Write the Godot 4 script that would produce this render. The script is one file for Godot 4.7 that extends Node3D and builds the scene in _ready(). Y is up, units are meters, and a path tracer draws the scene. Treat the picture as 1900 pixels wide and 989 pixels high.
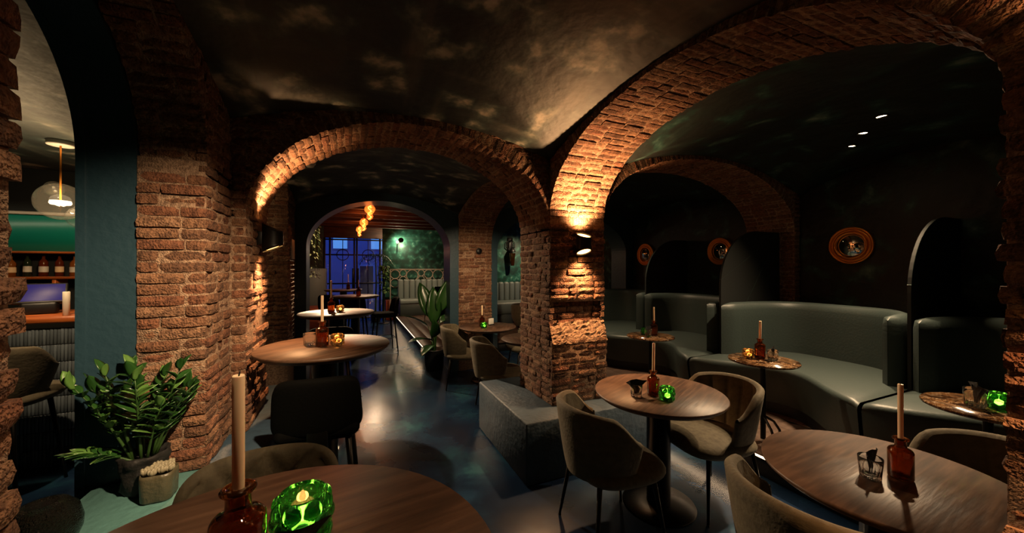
extends Node3D
# A vaulted brick cellar bar. Units are metres, y up; the camera stands at x 0, z 0 and the aisle runs along -z.

var rng := RandomNumberGenerator.new()
var taken := {}
var M := {}
var BRICKS: Array = []
var ARCH_BRICKS: Array = []
var BMATS: Array = []
const WARM := Color(1.0, 0.74, 0.50)
const SPOT := Color(1.0, 0.85, 0.67)

func _ready() -> void:
	rng.seed = 20240
	# camera: level, 1.58 m above the floor, turned 23.45 degrees to the right of the aisle
	var cam := Camera3D.new()
	add_child(cam)
	cam.position = Vector3(0, 1.58, 0)
	cam.rotation_degrees = Vector3(0.12, -23.45, 0)
	cam.fov = 72.05
	cam.near = 0.02
	cam.current = true
	# dusk sky, seen only through the street door
	var env := Environment.new()
	env.background_mode = Environment.BG_COLOR
	env.background_color = Color(0.06, 0.20, 0.55)
	env.background_energy_multiplier = 7.5
	env.tonemap_mode = Environment.TONE_MAPPER_LINEAR
	env.tonemap_exposure = 0.42
	env.sdfgi_enabled = true
	env.ssao_enabled = true
	env.ssil_enabled = true
	var we := WorldEnvironment.new()
	we.environment = env
	add_child(we)
	make_materials()
	make_bricks()
	build_shell()
	build_brickwork()
	build_lamps()
	build_tables()
	build_bench()
	build_settings()
	build_plants()
	build_bar()
	build_far()

# ---------------------------------------------------------------- helpers: nodes
func numbered(called: String) -> String:
	if not taken.has(called):
		taken[called] = 0
		return called
	taken[called] += 1
	return "%s_%03d" % [called, taken[called]]

func thing(called: String, label: String, category: String, at := Vector3.ZERO, turn := 0.0, group := "") -> Node3D:
	var o := Node3D.new()
	o.name = numbered(called)
	add_child(o)
	o.position = at
	o.rotation_degrees.y = turn
	o.set_meta("label", label)
	o.set_meta("category", category)
	if group != "":
		o.set_meta("group", group)
	return o

func struct(called: String, label: String, category := "structure") -> Node3D:
	var o := thing(called, label, category)
	o.set_meta("kind", "structure")
	return o

func part(parent: Node3D, called: String, mesh: Mesh, material: Material, xf := Transform3D.IDENTITY) -> MeshInstance3D:
	var o := MeshInstance3D.new()
	o.name = called
	o.mesh = mesh
	o.material_override = material
	o.transform = xf
	parent.add_child(o, true)
	return o

func copy(o: Node3D, base: String, at: Vector3, turn: float, label: String) -> Node3D:
	var c: Node3D = o.duplicate()
	c.name = numbered(base)
	add_child(c)
	c.position = at
	c.rotation_degrees.y = turn
	c.set_meta("label", label)
	return c

func spot(at: Vector3, target: Vector3, energy: float, angle: float, color := SPOT, size := 0.03, soft := 1.0) -> SpotLight3D:
	var l := SpotLight3D.new()
	add_child(l)
	l.position = at
	var d := (target - at).normalized()
	l.look_at_from_position(at, target, Vector3.RIGHT if absf(d.y) > 0.98 else Vector3.UP)
	l.light_energy = energy
	l.light_color = color
	l.spot_angle = angle
	l.spot_angle_attenuation = soft
	l.spot_range = 14.0
	l.spot_attenuation = 2.0
	l.light_size = size
	l.shadow_enabled = true
	return l

func omni(at: Vector3, energy: float, color := WARM, size := 0.02) -> OmniLight3D:
	var l := OmniLight3D.new()
	add_child(l)
	l.position = at
	l.light_energy = energy
	l.light_color = color
	l.omni_range = 12.0
	l.omni_attenuation = 2.0
	l.light_size = size
	l.shadow_enabled = true
	return l

func area(at: Vector3, target: Vector3, up: Vector3, size: Vector2, energy: float, color: Color) -> void:
	var l := AreaLight3D.new()
	add_child(l)
	l.look_at_from_position(at, target, up)
	l.area_size = size
	l.light_energy = energy
	l.light_color = color
	l.area_range = 12.0
	l.area_attenuation = 2.0
	l.shadow_enabled = true

# ---------------------------------------------------------------- helpers: meshes
func new_st() -> SurfaceTool:
	var st := SurfaceTool.new()
	st.begin(Mesh.PRIMITIVE_TRIANGLES)
	return st

func quad(st: SurfaceTool, a: Vector3, b: Vector3, c: Vector3, d: Vector3) -> void:
	# a b c d run counter-clockwise seen from outside
	for v in [a, c, b, a, d, c]:
		st.add_vertex(v)

func done(st: SurfaceTool) -> ArrayMesh:
	st.generate_normals()
	return st.commit()

func grid(st: SurfaceTool, nu: int, nv: int, f: Callable) -> void:
	var rows: Array = []
	for j in nv + 1:
		var row := PackedVector3Array()
		for i in nu + 1:
			row.append(f.call(float(i) / nu, float(j) / nv))
		rows.append(row)
	for j in nv:
		for i in nu:
			quad(st, rows[j][i], rows[j][i + 1], rows[j + 1][i + 1], rows[j + 1][i])

func lathe(st: SurfaceTool, prof: Array, seg := 32, c := Vector3.ZERO, bump : Variant = null) -> void:
	# profile of Vector2(radius, height), listed so that the outside is met going up
	for j in prof.size() - 1:
		for i in seg:
			var t0 := TAU * i / seg
			var t1 := TAU * (i + 1) / seg
			var p: Array = []
			for k in [[j, t0], [j, t1], [j + 1, t1], [j + 1, t0]]:
				var r: float = prof[k[0]].x
				var y: float = prof[k[0]].y
				if bump != null and r > 0.0005:
					r += bump.call(k[1], y)
				p.append(c + Vector3(r * cos(k[1]), y, -r * sin(k[1])))
			if prof[j].x < 0.0005:
				for v in [p[0], p[3], p[2]]:
					st.add_vertex(v)
			elif prof[j + 1].x < 0.0005:
				for v in [p[0], p[2], p[1]]:
					st.add_vertex(v)
			else:
				quad(st, p[0], p[1], p[2], p[3])

func lathed(prof: Array, seg := 32, bump : Variant = null) -> ArrayMesh:
	var st := new_st()
	lathe(st, prof, seg, Vector3.ZERO, bump)
	return done(st)

func arc(c: Vector2, r: float, a0: float, a1: float, n: int) -> Array:
	var o: Array = []
	for i in n + 1:
		var a := deg_to_rad(lerpf(a0, a1, float(i) / n))
		o.append(c + Vector2(cos(a), sin(a)) * r)
	return o

func rbox(st: SurfaceTool, c: Vector3, size: Vector3, r: float, b := Basis.IDENTITY, seg := 2) -> void:
	var h := size * 0.5 - Vector3.ONE * r
	var lon: Array = []
	for qd in 4:
		for k in seg + 1:
			lon.append([deg_to_rad(qd * 90.0 + 90.0 * k / seg), qd])
	var lat: Array = []
	for s in 2:
		for k in seg + 1:
			lat.append([deg_to_rad(-90.0 + s * 90.0 + 90.0 * k / seg), s])
	var pt := func(i: int, j: int) -> Vector3:
		var a: float = lon[i % lon.size()][0]
		var qd: int = lon[i % lon.size()][1]
		var e: float = lat[j][0]
		var d := Vector3(cos(e) * cos(a), sin(e), -cos(e) * sin(a))
		var s := Vector3(1.0 if qd == 0 or qd == 3 else -1.0, 1.0 if lat[j][1] == 1 else -1.0, -1.0 if qd < 2 else 1.0)
		return c + b * (s * h + d * r)
	for j in lat.size() - 1:
		for i in lon.size():
			quad(st, pt.call(i, j), pt.call(i + 1, j), pt.call(i + 1, j + 1), pt.call(i, j + 1))
	# flat caps at top and bottom
	var t: Array = []
	for s in [-1.0, 1.0]:
		t = [c + b * Vector3(-h.x, s * (h.y + r), h.z), c + b * Vector3(h.x, s * (h.y + r), h.z), c + b * Vector3(h.x, s * (h.y + r), -h.z), c + b * Vector3(-h.x, s * (h.y + r), -h.z)]
		if s > 0:
			quad(st, t[0], t[1], t[2], t[3])
		else:
			quad(st, t[3], t[2], t[1], t[0])

func boxm(lo: Vector3, hi: Vector3, r := 0.004) -> ArrayMesh:
	var st := new_st()
	rbox(st, (lo + hi) * 0.5, hi - lo, r, Basis.IDENTITY, 1)
	return done(st)

func rboxm(size: Vector3, r: float, seg := 3, c := Vector3.ZERO) -> ArrayMesh:
	var st := new_st()
	rbox(st, c, size, r, Basis.IDENTITY, seg)
	return done(st)

func tube(st: SurfaceTool, path: Array, radii: Array, seg := 10) -> void:
	var n := path.size()
	var side := Vector3.ZERO
	var rings: Array = []
	for i in n:
		var d: Vector3 = (path[mini(i + 1, n - 1)] - path[maxi(i - 1, 0)]).normalized()
		if side == Vector3.ZERO:
			side = d.cross(Vector3.UP if absf(d.y) < 0.95 else Vector3.RIGHT).normalized()
		side = (side - d * side.dot(d)).normalized()
		var up := side.cross(d).normalized()
		var r: float = radii[mini(i, radii.size() - 1)]
		var ring := PackedVector3Array()
		for k in seg:
			var a := TAU * k / seg
			ring.append(path[i] + (side * cos(a) + up * sin(a)) * r)
		rings.append(ring)
	for i in n - 1:
		for k in seg:
			var k1 := (k + 1) % seg
			quad(st, rings[i][k1], rings[i][k], rings[i + 1][k], rings[i + 1][k1])
	for k in seg:
		var k1 := (k + 1) % seg
		for v in [path[0], rings[0][k1], rings[0][k]]:
			st.add_vertex(v)
		for v in [path[n - 1], rings[n - 1][k], rings[n - 1][k1]]:
			st.add_vertex(v)

func tubem(path: Array, radii: Array, seg := 10) -> ArrayMesh:
	var st := new_st()
	tube(st, path, radii, seg)
	return done(st)

func extrude(st: SurfaceTool, poly: PackedVector2Array, xf: Transform3D, depth: float) -> void:
	# polygon in the x-y plane of xf, extruded from z = 0 to z = depth
	if Geometry2D.is_polygon_clockwise(poly):
		poly.reverse()
	st.set_smooth_group(-1)
	var idx := Geometry2D.triangulate_polygon(poly)
	for k in range(0, idx.size(), 3):
		var a := poly[idx[k]]
		var b := poly[idx[k + 1]]
		var c := poly[idx[k + 2]]
		if (b - a).cross(c - a) < 0:
			var t := b
			b = c
			c = t
		for v in [a, c, b]:
			st.add_vertex(xf * Vector3(v.x, v.y, depth))
		for v in [a, b, c]:
			st.add_vertex(xf * Vector3(v.x, v.y, 0))
	for k in poly.size():
		var a := poly[k]
		var b := poly[(k + 1) % poly.size()]
		quad(st, xf * Vector3(a.x, a.y, 0), xf * Vector3(b.x, b.y, 0), xf * Vector3(b.x, b.y, depth), xf * Vector3(a.x, a.y, depth))

# ---------------------------------------------------------------- helpers: materials
func noise_image(w: int, h: int, freq: float, oct: int, seed_: int, kind := FastNoiseLite.TYPE_SIMPLEX_SMOOTH, warp := 0.0) -> Image:
	var n := FastNoiseLite.new()
	n.seed = seed_
	n.noise_type = kind
	n.frequency = freq
	n.fractal_octaves = oct
	if warp > 0.0:
		n.domain_warp_enabled = true
		n.domain_warp_amplitude = warp
		n.domain_warp_frequency = freq * 1.5
	return n.get_seamless_image(w, h, false, false, 0.2, true)

func ramp(img: Image, stops: Array) -> Image:
	# stops: [[position, Color], ...], colours as sRGB
	var lut: Array = []
	for k in 256:
		var t := k / 255.0
		var col: Color = stops[0][1]
		for s in stops.size() - 1:
			if t >= stops[s][0]:
				var f := clampf((t - stops[s][0]) / maxf(stops[s + 1][0] - stops[s][0], 0.001), 0.0, 1.0)
				col = stops[s][1].lerp(stops[s + 1][1], f)
		lut.append([int(col.r * 255), int(col.g * 255), int(col.b * 255)])
	img.convert(Image.FORMAT_L8)
	var src := img.get_data()
	var out := PackedByteArray()
	out.resize(src.size() * 3)
	for i in src.size():
		var l: Array = lut[src[i]]
		out[i * 3] = l[0]
		out[i * 3 + 1] = l[1]
		out[i * 3 + 2] = l[2]
	return Image.create_from_data(img.get_width(), img.get_height(), false, Image.FORMAT_RGB8, out)

func tex(img: Image) -> ImageTexture:
	return ImageTexture.create_from_image(img)

func normal_of(img: Image, strength: float) -> ImageTexture:
	var i: Image = img.duplicate()
	i.convert(Image.FORMAT_RGBA8)
	i.bump_map_to_normal_map(strength)
	return tex(i)

func mat(c: Color, rough := 0.6, metal := 0.0) -> StandardMaterial3D:
	var m := StandardMaterial3D.new()
	m.albedo_color = c
	m.roughness = rough
	m.metallic = metal
	return m

func tri(m: StandardMaterial3D, scale: float, world := true) -> StandardMaterial3D:
	m.uv1_triplanar = true
	m.uv1_world_triplanar = world
	m.uv1_scale = Vector3.ONE * scale
	return m

func bumpy(m: StandardMaterial3D, t: Texture2D, strength: float) -> StandardMaterial3D:
	m.normal_enabled = true
	m.normal_texture = t
	m.normal_scale = strength
	return m

func glow(c: Color, energy: float) -> StandardMaterial3D:
	var m := mat(Color(0.06, 0.06, 0.06), 0.5)
	m.emission_enabled = true
	m.emission = c
	m.emission_energy_multiplier = energy
	return m

func glass(c: Color, rough := 0.02) -> StandardMaterial3D:
	var m := mat(Color(c.r, c.g, c.b, 0.02), rough)
	m.refraction_enabled = true
	m.refraction_scale = 0.05
	return m

func make_materials() -> void:
	var fine := noise_image(512, 512, 0.03, 5, 11)
	var fine_n := normal_of(fine, 6.0)
	var grit := noise_image(512, 512, 0.07, 4, 12)
	var grit_n := normal_of(grit, 9.0)
	# fired clay: blotches of darker, sootier and paler clay
	var clay := tex(ramp(noise_image(512, 512, 0.022, 5, 5), [[0.0, Color(0.45, 0.40, 0.38)], [0.4, Color(0.80, 0.76, 0.74)], [0.65, Color(1, 0.97, 0.94)], [1.0, Color(1, 1, 1)]]))
	for c in [Color(0.49, 0.35, 0.255), Color(0.52, 0.385, 0.285), Color(0.46, 0.32, 0.23), Color(0.55, 0.42, 0.32), Color(0.48, 0.315, 0.225), Color(0.42, 0.30, 0.22)]:
		var m := tri(mat(c, 0.92), 2.2)
		m.albedo_texture = clay
		bumpy(m, grit_n, 1.3)
		BMATS.append(m)
	M.mortar = bumpy(tri(mat(Color(0.62, 0.52, 0.43), 0.95), 3.0), grit_n, 1.6)
	M.mortar.albedo_texture = clay
	# painted cloud ceiling: near-black green with drifting pale clouds
	var cl := noise_image(1024, 1024, 0.0062, 7, 31, FastNoiseLite.TYPE_SIMPLEX_SMOOTH, 26.0)
	M.clouds = tri(mat(Color(1, 1, 1), 0.62), 0.40)
	M.clouds.albedo_texture = tex(ramp(cl, [[0.0, Color(0.06, 0.075, 0.075)], [0.46, Color(0.075, 0.10, 0.10)], [0.58, Color(0.12, 0.17, 0.165)], [0.70, Color(0.30, 0.33, 0.30)], [0.84, Color(0.62, 0.59, 0.53)], [1.0, Color(0.80, 0.76, 0.68)]]))
	bumpy(M.clouds, fine_n, 0.25)
	# dark mural paint of the lounge walls
	M.mural_dark = tri(mat(Color(1, 1, 1), 0.6), 0.33)
	M.mural_dark.albedo_texture = tex(ramp(noise_image(1024, 1024, 0.0075, 6, 77, FastNoiseLite.TYPE_SIMPLEX_SMOOTH, 30.0), [[0.0, Color(0.05, 0.07, 0.065)], [0.55, Color(0.07, 0.10, 0.095)], [0.70, Color(0.09, 0.22, 0.20)], [0.86, Color(0.30, 0.40, 0.37)], [1.0, Color(0.55, 0.60, 0.56)]]))
	bumpy(M.mural_dark, fine_n, 0.25)
	M.mural_green = tri(mat(Color(1, 1, 1), 0.55), 0.45)
	M.mural_green.albedo_texture = tex(ramp(noise_image(1024, 1024, 0.009, 6, 91, FastNoiseLite.TYPE_SIMPLEX_SMOOTH, 34.0), [[0.0, Color(0.04, 0.15, 0.13)], [0.45, Color(0.07, 0.28, 0.24)], [0.68, Color(0.18, 0.45, 0.39)], [0.85, Color(0.45, 0.66, 0.58)], [1.0, Color(0.75, 0.85, 0.78)]]))
	# trowelled, sealed floor in blue, teal and black
	var fl := noise_image(1024, 1024, 0.0075, 5, 44, FastNoiseLite.TYPE_SIMPLEX_SMOOTH, 55.0)
	M.floor = tri(mat(Color(1, 1, 1), 0.30), 0.17)
	M.floor.albedo_texture = tex(ramp(fl, [[0.0, Color(0.06, 0.10, 0.17)], [0.40, Color(0.09, 0.16, 0.26)], [0.62, Color(0.12, 0.23, 0.33)], [0.82, Color(0.16, 0.33, 0.40)], [1.0, Color(0.24, 0.45, 0.50)]]))
	M.floor.roughness_texture = tex(ramp(noise_image(512, 512, 0.012, 6, 45), [[0.0, Color(0.75, 0.75, 0.75)], [1.0, Color(1, 1, 1)]]))
	bumpy(M.floor, fine_n, 0.03)
	M.concrete = bumpy(tri(mat(Color(0.17, 0.25, 0.31), 0.6), 1.1), fine_n, 0.4)
	M.concrete.albedo_texture = tex(ramp(noise_image(512, 512, 0.012, 6, 46), [[0.0, Color(0.72, 0.74, 0.76)], [0.5, Color(0.92, 0.93, 0.94)], [1.0, Color(1, 1, 1)]]))
	M.teal_paint = bumpy(tri(mat(Color(0.14, 0.235, 0.28), 0.42), 1.3), fine_n, 0.2)
	M.teal_sill = bumpy(tri(mat(Color(0.36, 0.54, 0.53), 0.5), 1.0), fine_n, 0.35)
	# dark stained oak
	var wd := noise_image(96, 1024, 0.02, 6, 21)
	wd.resize(1024, 1024, Image.INTERPOLATE_CUBIC)
	var wood_n := normal_of(wd, 5.0)
	M.wood = bumpy(tri(mat(Color(1, 1, 1), 0.48), 1.4, false), wood_n, 0.35)
	M.wood.albedo_texture = tex(ramp(wd, [[0.0, Color(0.13, 0.085, 0.06)], [0.35, Color(0.26, 0.175, 0.122)], [0.6, Color(0.34, 0.245, 0.18)], [1.0, Color(0.46, 0.35, 0.27)]]))
	M.bar_wood = tri(mat(Color(1, 0.72, 0.48), 0.35), 0.9)
	M.bar_wood.albedo_texture = tex(ramp(wd, [[0.0, Color(0.45, 0.30, 0.2)], [1.0, Color(0.85, 0.66, 0.46)]]))
	M.beam = tri(mat(Color(0.36, 0.23, 0.17), 0.7), 0.8)
	M.beam.albedo_texture = tex(ramp(wd, [[0.0, Color(0.5, 0.45, 0.42)], [1.0, Color(1, 1, 1)]]))
	M.deck = tri(mat(Color(0.42, 0.34, 0.29), 0.5), 0.8)
	M.deck.albedo_texture = M.beam.albedo_texture
	M.orange = tri(mat(Color(0.62, 0.28, 0.13), 0.5), 0.8)
	M.orange.albedo_texture = M.beam.albedo_texture
	M.edge = mat(Color(0.07, 0.055, 0.05), 0.35)
	M.black = mat(Color(0.035, 0.035, 0.036), 0.45, 0.0)
	M.metal = mat(Color(0.13, 0.12, 0.11), 0.38, 0.85)
	# upholstery
	M.velvet = bumpy(tri(mat(Color(0.385, 0.35, 0.265), 0.8), 3.0), fine_n, 0.35)
	M.velvet.albedo_texture = tex(ramp(noise_image(512, 512, 0.012, 5, 61), [[0.0, Color(0.68, 0.66, 0.64)], [0.5, Color(0.88, 0.87, 0.86)], [1.0, Color(1, 1, 1)]]))
	M.velvet.rim_enabled = true
	M.velvet.rim = 0.35
	M.stool = bumpy(tri(mat(Color(0.032, 0.032, 0.030), 0.8), 3.0), fine_n, 0.3)
	M.stool.metallic_specular = 0.15
	M.leather = bumpy(tri(mat(Color(0.205, 0.25, 0.242), 0.48), 2.5), fine_n, 0.22)
	M.leather_grey = bumpy(tri(mat(Color(0.42, 0.47, 0.46), 0.42), 2.5), fine_n, 0.2)
	# table things
	M.amber = glass(Color(0.72, 0.43, 0.18))
	M.amber.roughness = 0.03
	M.green = glass(Color(0.30, 0.86, 0.42))
	M.honey = glass(Color(0.98, 0.86, 0.66))
	M.clear = glass(Color(0.97, 0.97, 0.96))
	M.wax = mat(Color(0.92, 0.80, 0.65), 0.45)
	M.wax.subsurf_scatter_enabled = true
	M.wax.subsurf_scatter_strength = 0.15
	M.white_wax = mat(Color(0.88, 0.84, 0.76), 0.5)
	M.flame = glow(Color(1.0, 0.70, 0.36), 60.0)
	var mb := noise_image(1024, 1024, 0.011, 6, 8, FastNoiseLite.TYPE_SIMPLEX_SMOOTH, 40.0)
	M.marble = tri(mat(Color(1, 1, 1), 0.12), 1.0, false)
	M.marble.albedo_texture = tex(ramp(mb, [[0.0, Color(0.07, 0.05, 0.04)], [0.34, Color(0.20, 0.13, 0.08)], [0.46, Color(0.34, 0.22, 0.12)], [0.495, Color(0.86, 0.80, 0.70)], [0.53, Color(0.30, 0.19, 0.10)], [0.68, Color(0.42, 0.27, 0.13)], [0.73, Color(0.75, 0.62, 0.45)], [0.77, Color(0.22, 0.14, 0.09)], [1.0, Color(0.10, 0.07, 0.05)]]))
	M.gold = bumpy(tri(mat(Color(0.86, 0.56, 0.24), 0.34, 0.9), 4.0), grit_n, 0.25)
	M.mirror = mat(Color(0.92, 0.92, 0.90), 0.03, 1.0)
	M.leaf = mat(Color(0.13, 0.26, 0.10), 0.28)
	M.leaf.backlight_enabled = true
	M.leaf.backlight = Color(0.03, 0.07, 0.02)
	M.leaf_pale = mat(Color(0.30, 0.44, 0.20), 0.32)
	M.leaf_dry = mat(Color(0.45, 0.48, 0.34), 0.5)
	M.stem = mat(Color(0.16, 0.27, 0.10), 0.5)
	M.succulent = mat(Color(0.52, 0.49, 0.40), 0.6)
	M.glaze = bumpy(tri(mat(Color(0.30, 0.28, 0.21), 0.38), 2.0), fine_n, 0.6)
	M.bag = bumpy(tri(mat(Color(0.055, 0.05, 0.045), 0.7), 2.5), fine_n, 0.7)
	M.tile = mat(Color(0.40, 0.44, 0.46), 0.3)
	M.grout = mat(Color(0.05, 0.06, 0.065), 0.9)
	M.white = mat(Color(0.82, 0.80, 0.76), 0.5)
	M.grey = mat(Color(0.30, 0.31, 0.30), 0.6)
	M.rail = mat(Color(0.62, 0.58, 0.52), 0.4)
	M.panel = mat(Color(0.025, 0.05, 0.047), 0.75)
	M.panel_edge = mat(Color(0.30, 0.46, 0.41), 0.5)
	M.lamp_glow = glow(Color(1.0, 0.72, 0.40), 22.0)
	M.spot_glow = glow(Color(1.0, 0.86, 0.66), 60.0)
	M.led = glow(Color(1.0, 0.86, 0.70), 8.0)

# ---------------------------------------------------------------- brickwork
func make_bricks() -> void:
	# nine worn bricks: front face at z = 0, body to z = -1, one unit wide and high, corners knocked off
	for v in 18:
		# the second nine are for arches, where the body is deeper and the relief so much shallower
		var flat := 1.0 if v < 9 else 0.38
		var st := new_st()
		st.set_smooth_group(-1)
		var nx := 5
		var ny := 3
		var rows: Array = []
		for j in ny:
			var row := PackedVector3Array()
			for i in nx:
				var x := -0.5 + float(i) / (nx - 1)
				var y := -0.5 + float(j) / (ny - 1)
				var edge := (i == 0 or i == nx - 1 or j == 0 or j == ny - 1)
				var corner := (i == 0 or i == nx - 1) and (j == 0 or j == ny - 1)
				var z := rng.randf_range(-0.10, 0.06)
				if edge:
					z = rng.randf_range(-0.22, -0.08)
				if corner:
					z = rng.randf_range(-0.36, -0.14)
				x += rng.randf_range(-0.018, 0.018) * (1.0 if (i == 0 or i == nx - 1) else 2.0)
				y += rng.randf_range(-0.035, 0.035)
				if corner:
					x *= rng.randf_range(0.972, 1.0)
					y *= rng.randf_range(0.92, 1.0)
				row.append(Vector3(x, y, z * flat))
			rows.append(row)
		for j in ny - 1:
			for i in nx - 1:
				quad(st, rows[j][i], rows[j][i + 1], rows[j + 1][i + 1], rows[j + 1][i])
		var rim: Array = []
		for i in nx:
			rim.append(rows[0][i])
		for j in range(1, ny):
			rim.append(rows[j][nx - 1])
		for i in range(nx - 2, -1, -1):
			rim.append(rows[ny - 1][i])
		for j in range(ny - 2, 0, -1):
			rim.append(rows[j][0])
		for k in rim.size():
			var a: Vector3 = rim[k]
			var b: Vector3 = rim[(k + 1) % rim.size()]
			quad(st, a, Vector3(a.x, a.y, -1), Vector3(b.x, b.y, -1), b)
		if v < 9:
			BRICKS.append(done(st))
		else:
			ARCH_BRICKS.append(done(st))

func brick(parent: Node3D, c: Vector3, u: Vector3, v: Vector3, n: Vector3, l: float, h: float, d: float) -> void:
	if u.cross(v).dot(n) < 0:
		u = -u
	var o := MeshInstance3D.new()
	o.name = "brick"
	var pool := BRICKS if d < 0.07 else ARCH_BRICKS
	o.mesh = pool[rng.randi() % pool.size()]
	o.material_override = BMATS[rng.randi() % BMATS.size()]
	o.transform = Transform3D(Basis(u * l, v * h, n * d), c)
	parent.add_child(o, true)

func lengths(w: float, k: int, stretcher := 0.172) -> Array:
	# one course: headers and stretchers with mixed bond; returns [start, end] pairs
	var o: Array = []
	var x := 0.0
	var i := k
	while x < w - 0.001:
		var l: float = (stretcher if i % 3 != 0 else stretcher * 0.5) * rng.randf_range(0.92, 1.08)
		if w - x - l < 0.07:
			l = w - x
		o.append([x, x + l])
		x += l
		i += 1
	return o

func face(parent: Node3D, o: Vector3, u: Vector3, n: Vector3, w: float, y0: float, y1: float, course := 0.053, rough := 0.007, hole : Variant = null, shift : Variant = null) -> void:
	# lays courses on a wall face from height y0 to y1; o lies at u = 0, y = 0
	var k := 0
	var y := y0
	while y < y1 - 0.02:
		var h := minf(course, y1 - y)
		for s in lengths(w, k * 2 + (k % 2)):
			var a: float = s[0]
			var b: float = s[1]
			if hole != null:
				var r: Vector2 = hole.call(y + h * 0.5)
				if a < r.y and b > r.x:
					if a < r.x:
						b = r.x
					elif b > r.y:
						a = r.y
					else:
						continue
				if b - a < 0.035:
					continue
			var off := rng.randf_range(-rough, rough) + 0.006
			if shift != null:
				off += shift.call(y + h * 0.5)
			var c := o + u * ((a + b) * 0.5) + Vector3.UP * (y + h * 0.5) + n * off
			brick(parent, c, u, Vector3.UP.rotated(n, rng.randf_range(-0.012, 0.012)), n, b - a - 0.009, h - 0.010, 0.045)
		y += course
		k += 1

func arch_pt(c: Vector3, t: Vector3, a: float, b: float, th: float) -> Vector3:
	return c + t * (a * cos(th)) + Vector3.UP * (b * sin(th))

func soffit(parent: Node3D, c: Vector3, t: Vector3, w: Vector3, a: float, b: float, width: float, course := 0.053, ring := 0.10) -> void:
	# bricks of an elliptical arch: c is the springing centre on the near face, t runs along the span, w through the wall
	var n := 400
	var acc := 0.0
	var marks := [0.0]
	var prev := arch_pt(c, t, a, b, 0)
	var total := 0.0
	for i in range(1, n + 1):
		var q := arch_pt(c, t, a, b, PI * i / n)
		total += q.distance_to(prev)
		prev = q
	var count := int(round(total / course))
	var step := total / count
	prev = arch_pt(c, t, a, b, 0)
	for i in range(1, n + 1):
		var q := arch_pt(c, t, a, b, PI * i / n)
		acc += q.distance_to(prev)
		prev = q
		while acc >= step * marks.size() and marks.size() < count:
			marks.append(PI * i / n)
	marks.append(PI)
	for k in count:
		var th: float = (marks[k] + marks[k + 1]) * 0.5
		var p := arch_pt(c, t, a, b, th)
		var tang := (arch_pt(c, t, a, b, th + 0.01) - arch_pt(c, t, a, b, th - 0.01)).normalized()
		var inn := w.cross(tang).normalized()
		if inn.dot(c - p) < 0:
			inn = -inn
		for s in lengths(width, k * 2 + k % 2):
			brick(parent, p + w * ((s[0] + s[1]) * 0.5) + inn * rng.randf_range(-0.001, 0.010), w, tang, inn, s[1] - s[0] - 0.009, step - 0.009, ring)

func arch_core(parent: Node3D, c: Vector3, t: Vector3, w: Vector3, a: float, b: float, width: float, ext0: float, ext1: float, top: float, y0: float, material: Material, called := "mortar_bed", inset := 0.006) -> void:
	# the solid of the wall above the arch and its legs (down to y0), a little behind the brick faces
	var poly := PackedVector2Array()
	poly.append(Vector2(-a - ext0, y0))
	poly.append(Vector2(-a - inset, y0))
	for i in 49:
		var th := PI - PI * i / 48.0
		poly.append(Vector2((a + inset) * cos(th), c.y + (b + inset) * sin(th)))
	poly.append(Vector2(a + inset, y0))
	poly.append(Vector2(a + ext1, y0))
	poly.append(Vector2(a + ext1, top))
	poly.append(Vector2(-a - ext0, top))
	var st := new_st()
	var tt := t
	if t.cross(Vector3.UP).dot(w) < 0:
		tt = -t
		for i in poly.size():
			poly[i] = Vector2(-poly[i].x, poly[i].y)
	var bs := Basis(tt, Vector3.UP, w)
	extrude(st, poly, Transform3D(bs, Vector3(c.x, 0, c.z) + w * inset), width - inset * 2)
	part(parent, called, done(st), material)

func spandrel(a: float, b: float, spring: float, ring: float, mid: float) -> Callable:
	# the stretch of a course taken by the arch ring and the opening
	return func(y: float) -> Vector2:
		var s := (y - spring) / (b + ring)
		if s >= 1.0:
			return Vector2(99, -99)
		var hw: float = (a + ring) * sqrt(1.0 - maxf(s, 0.0) * maxf(s, 0.0))
		return Vector2(mid - hw, mid + hw)

# ---------------------------------------------------------------- vaults
func vault(called: String, label: String, x0: float, x1: float, z0: float, z1: float, low: float, rise_x: float, rise_z: float, paint: Material) -> void:
	var o := struct(called, label, "ceiling")
	var st := new_st()
	st.set_smooth_group(0)
	var prof := func(t: float) -> float:
		return 1.0 - t * t
	var f := func(u: float, v: float) -> Vector3:
		var tx := u * 2.0 - 1.0
		var tz := v * 2.0 - 1.0
		var a: float = prof.call(tx) * rise_x
		var b: float = prof.call(tz) * rise_z
		var k := 0.006
		var d := clampf(0.5 + 0.5 * (a - b) / k, 0.0, 1.0)
		var m := lerpf(b, a, d) + k * d * (1.0 - d)
		return Vector3(lerpf(x0, x1, u), low + m + 0.08 * (1.0 - tx * tx) * (1.0 - tz * tz), lerpf(z0, z1, v))
	# seen from below
	grid(st, 56, 56, f)
	part(o, "painted_plaster", done(st), paint)
	part(o, "slab", boxm(Vector3(x0, 3.0, minf(z0, z1)), Vector3(x1, 3.1, maxf(z0, z1))), M.black)

# ---------------------------------------------------------------- the building
func slab(o: Node3D, called: String, lo: Vector3, hi: Vector3, m: Material, r := 0.004) -> MeshInstance3D:
	return part(o, called, boxm(lo, hi, r), m)

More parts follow.
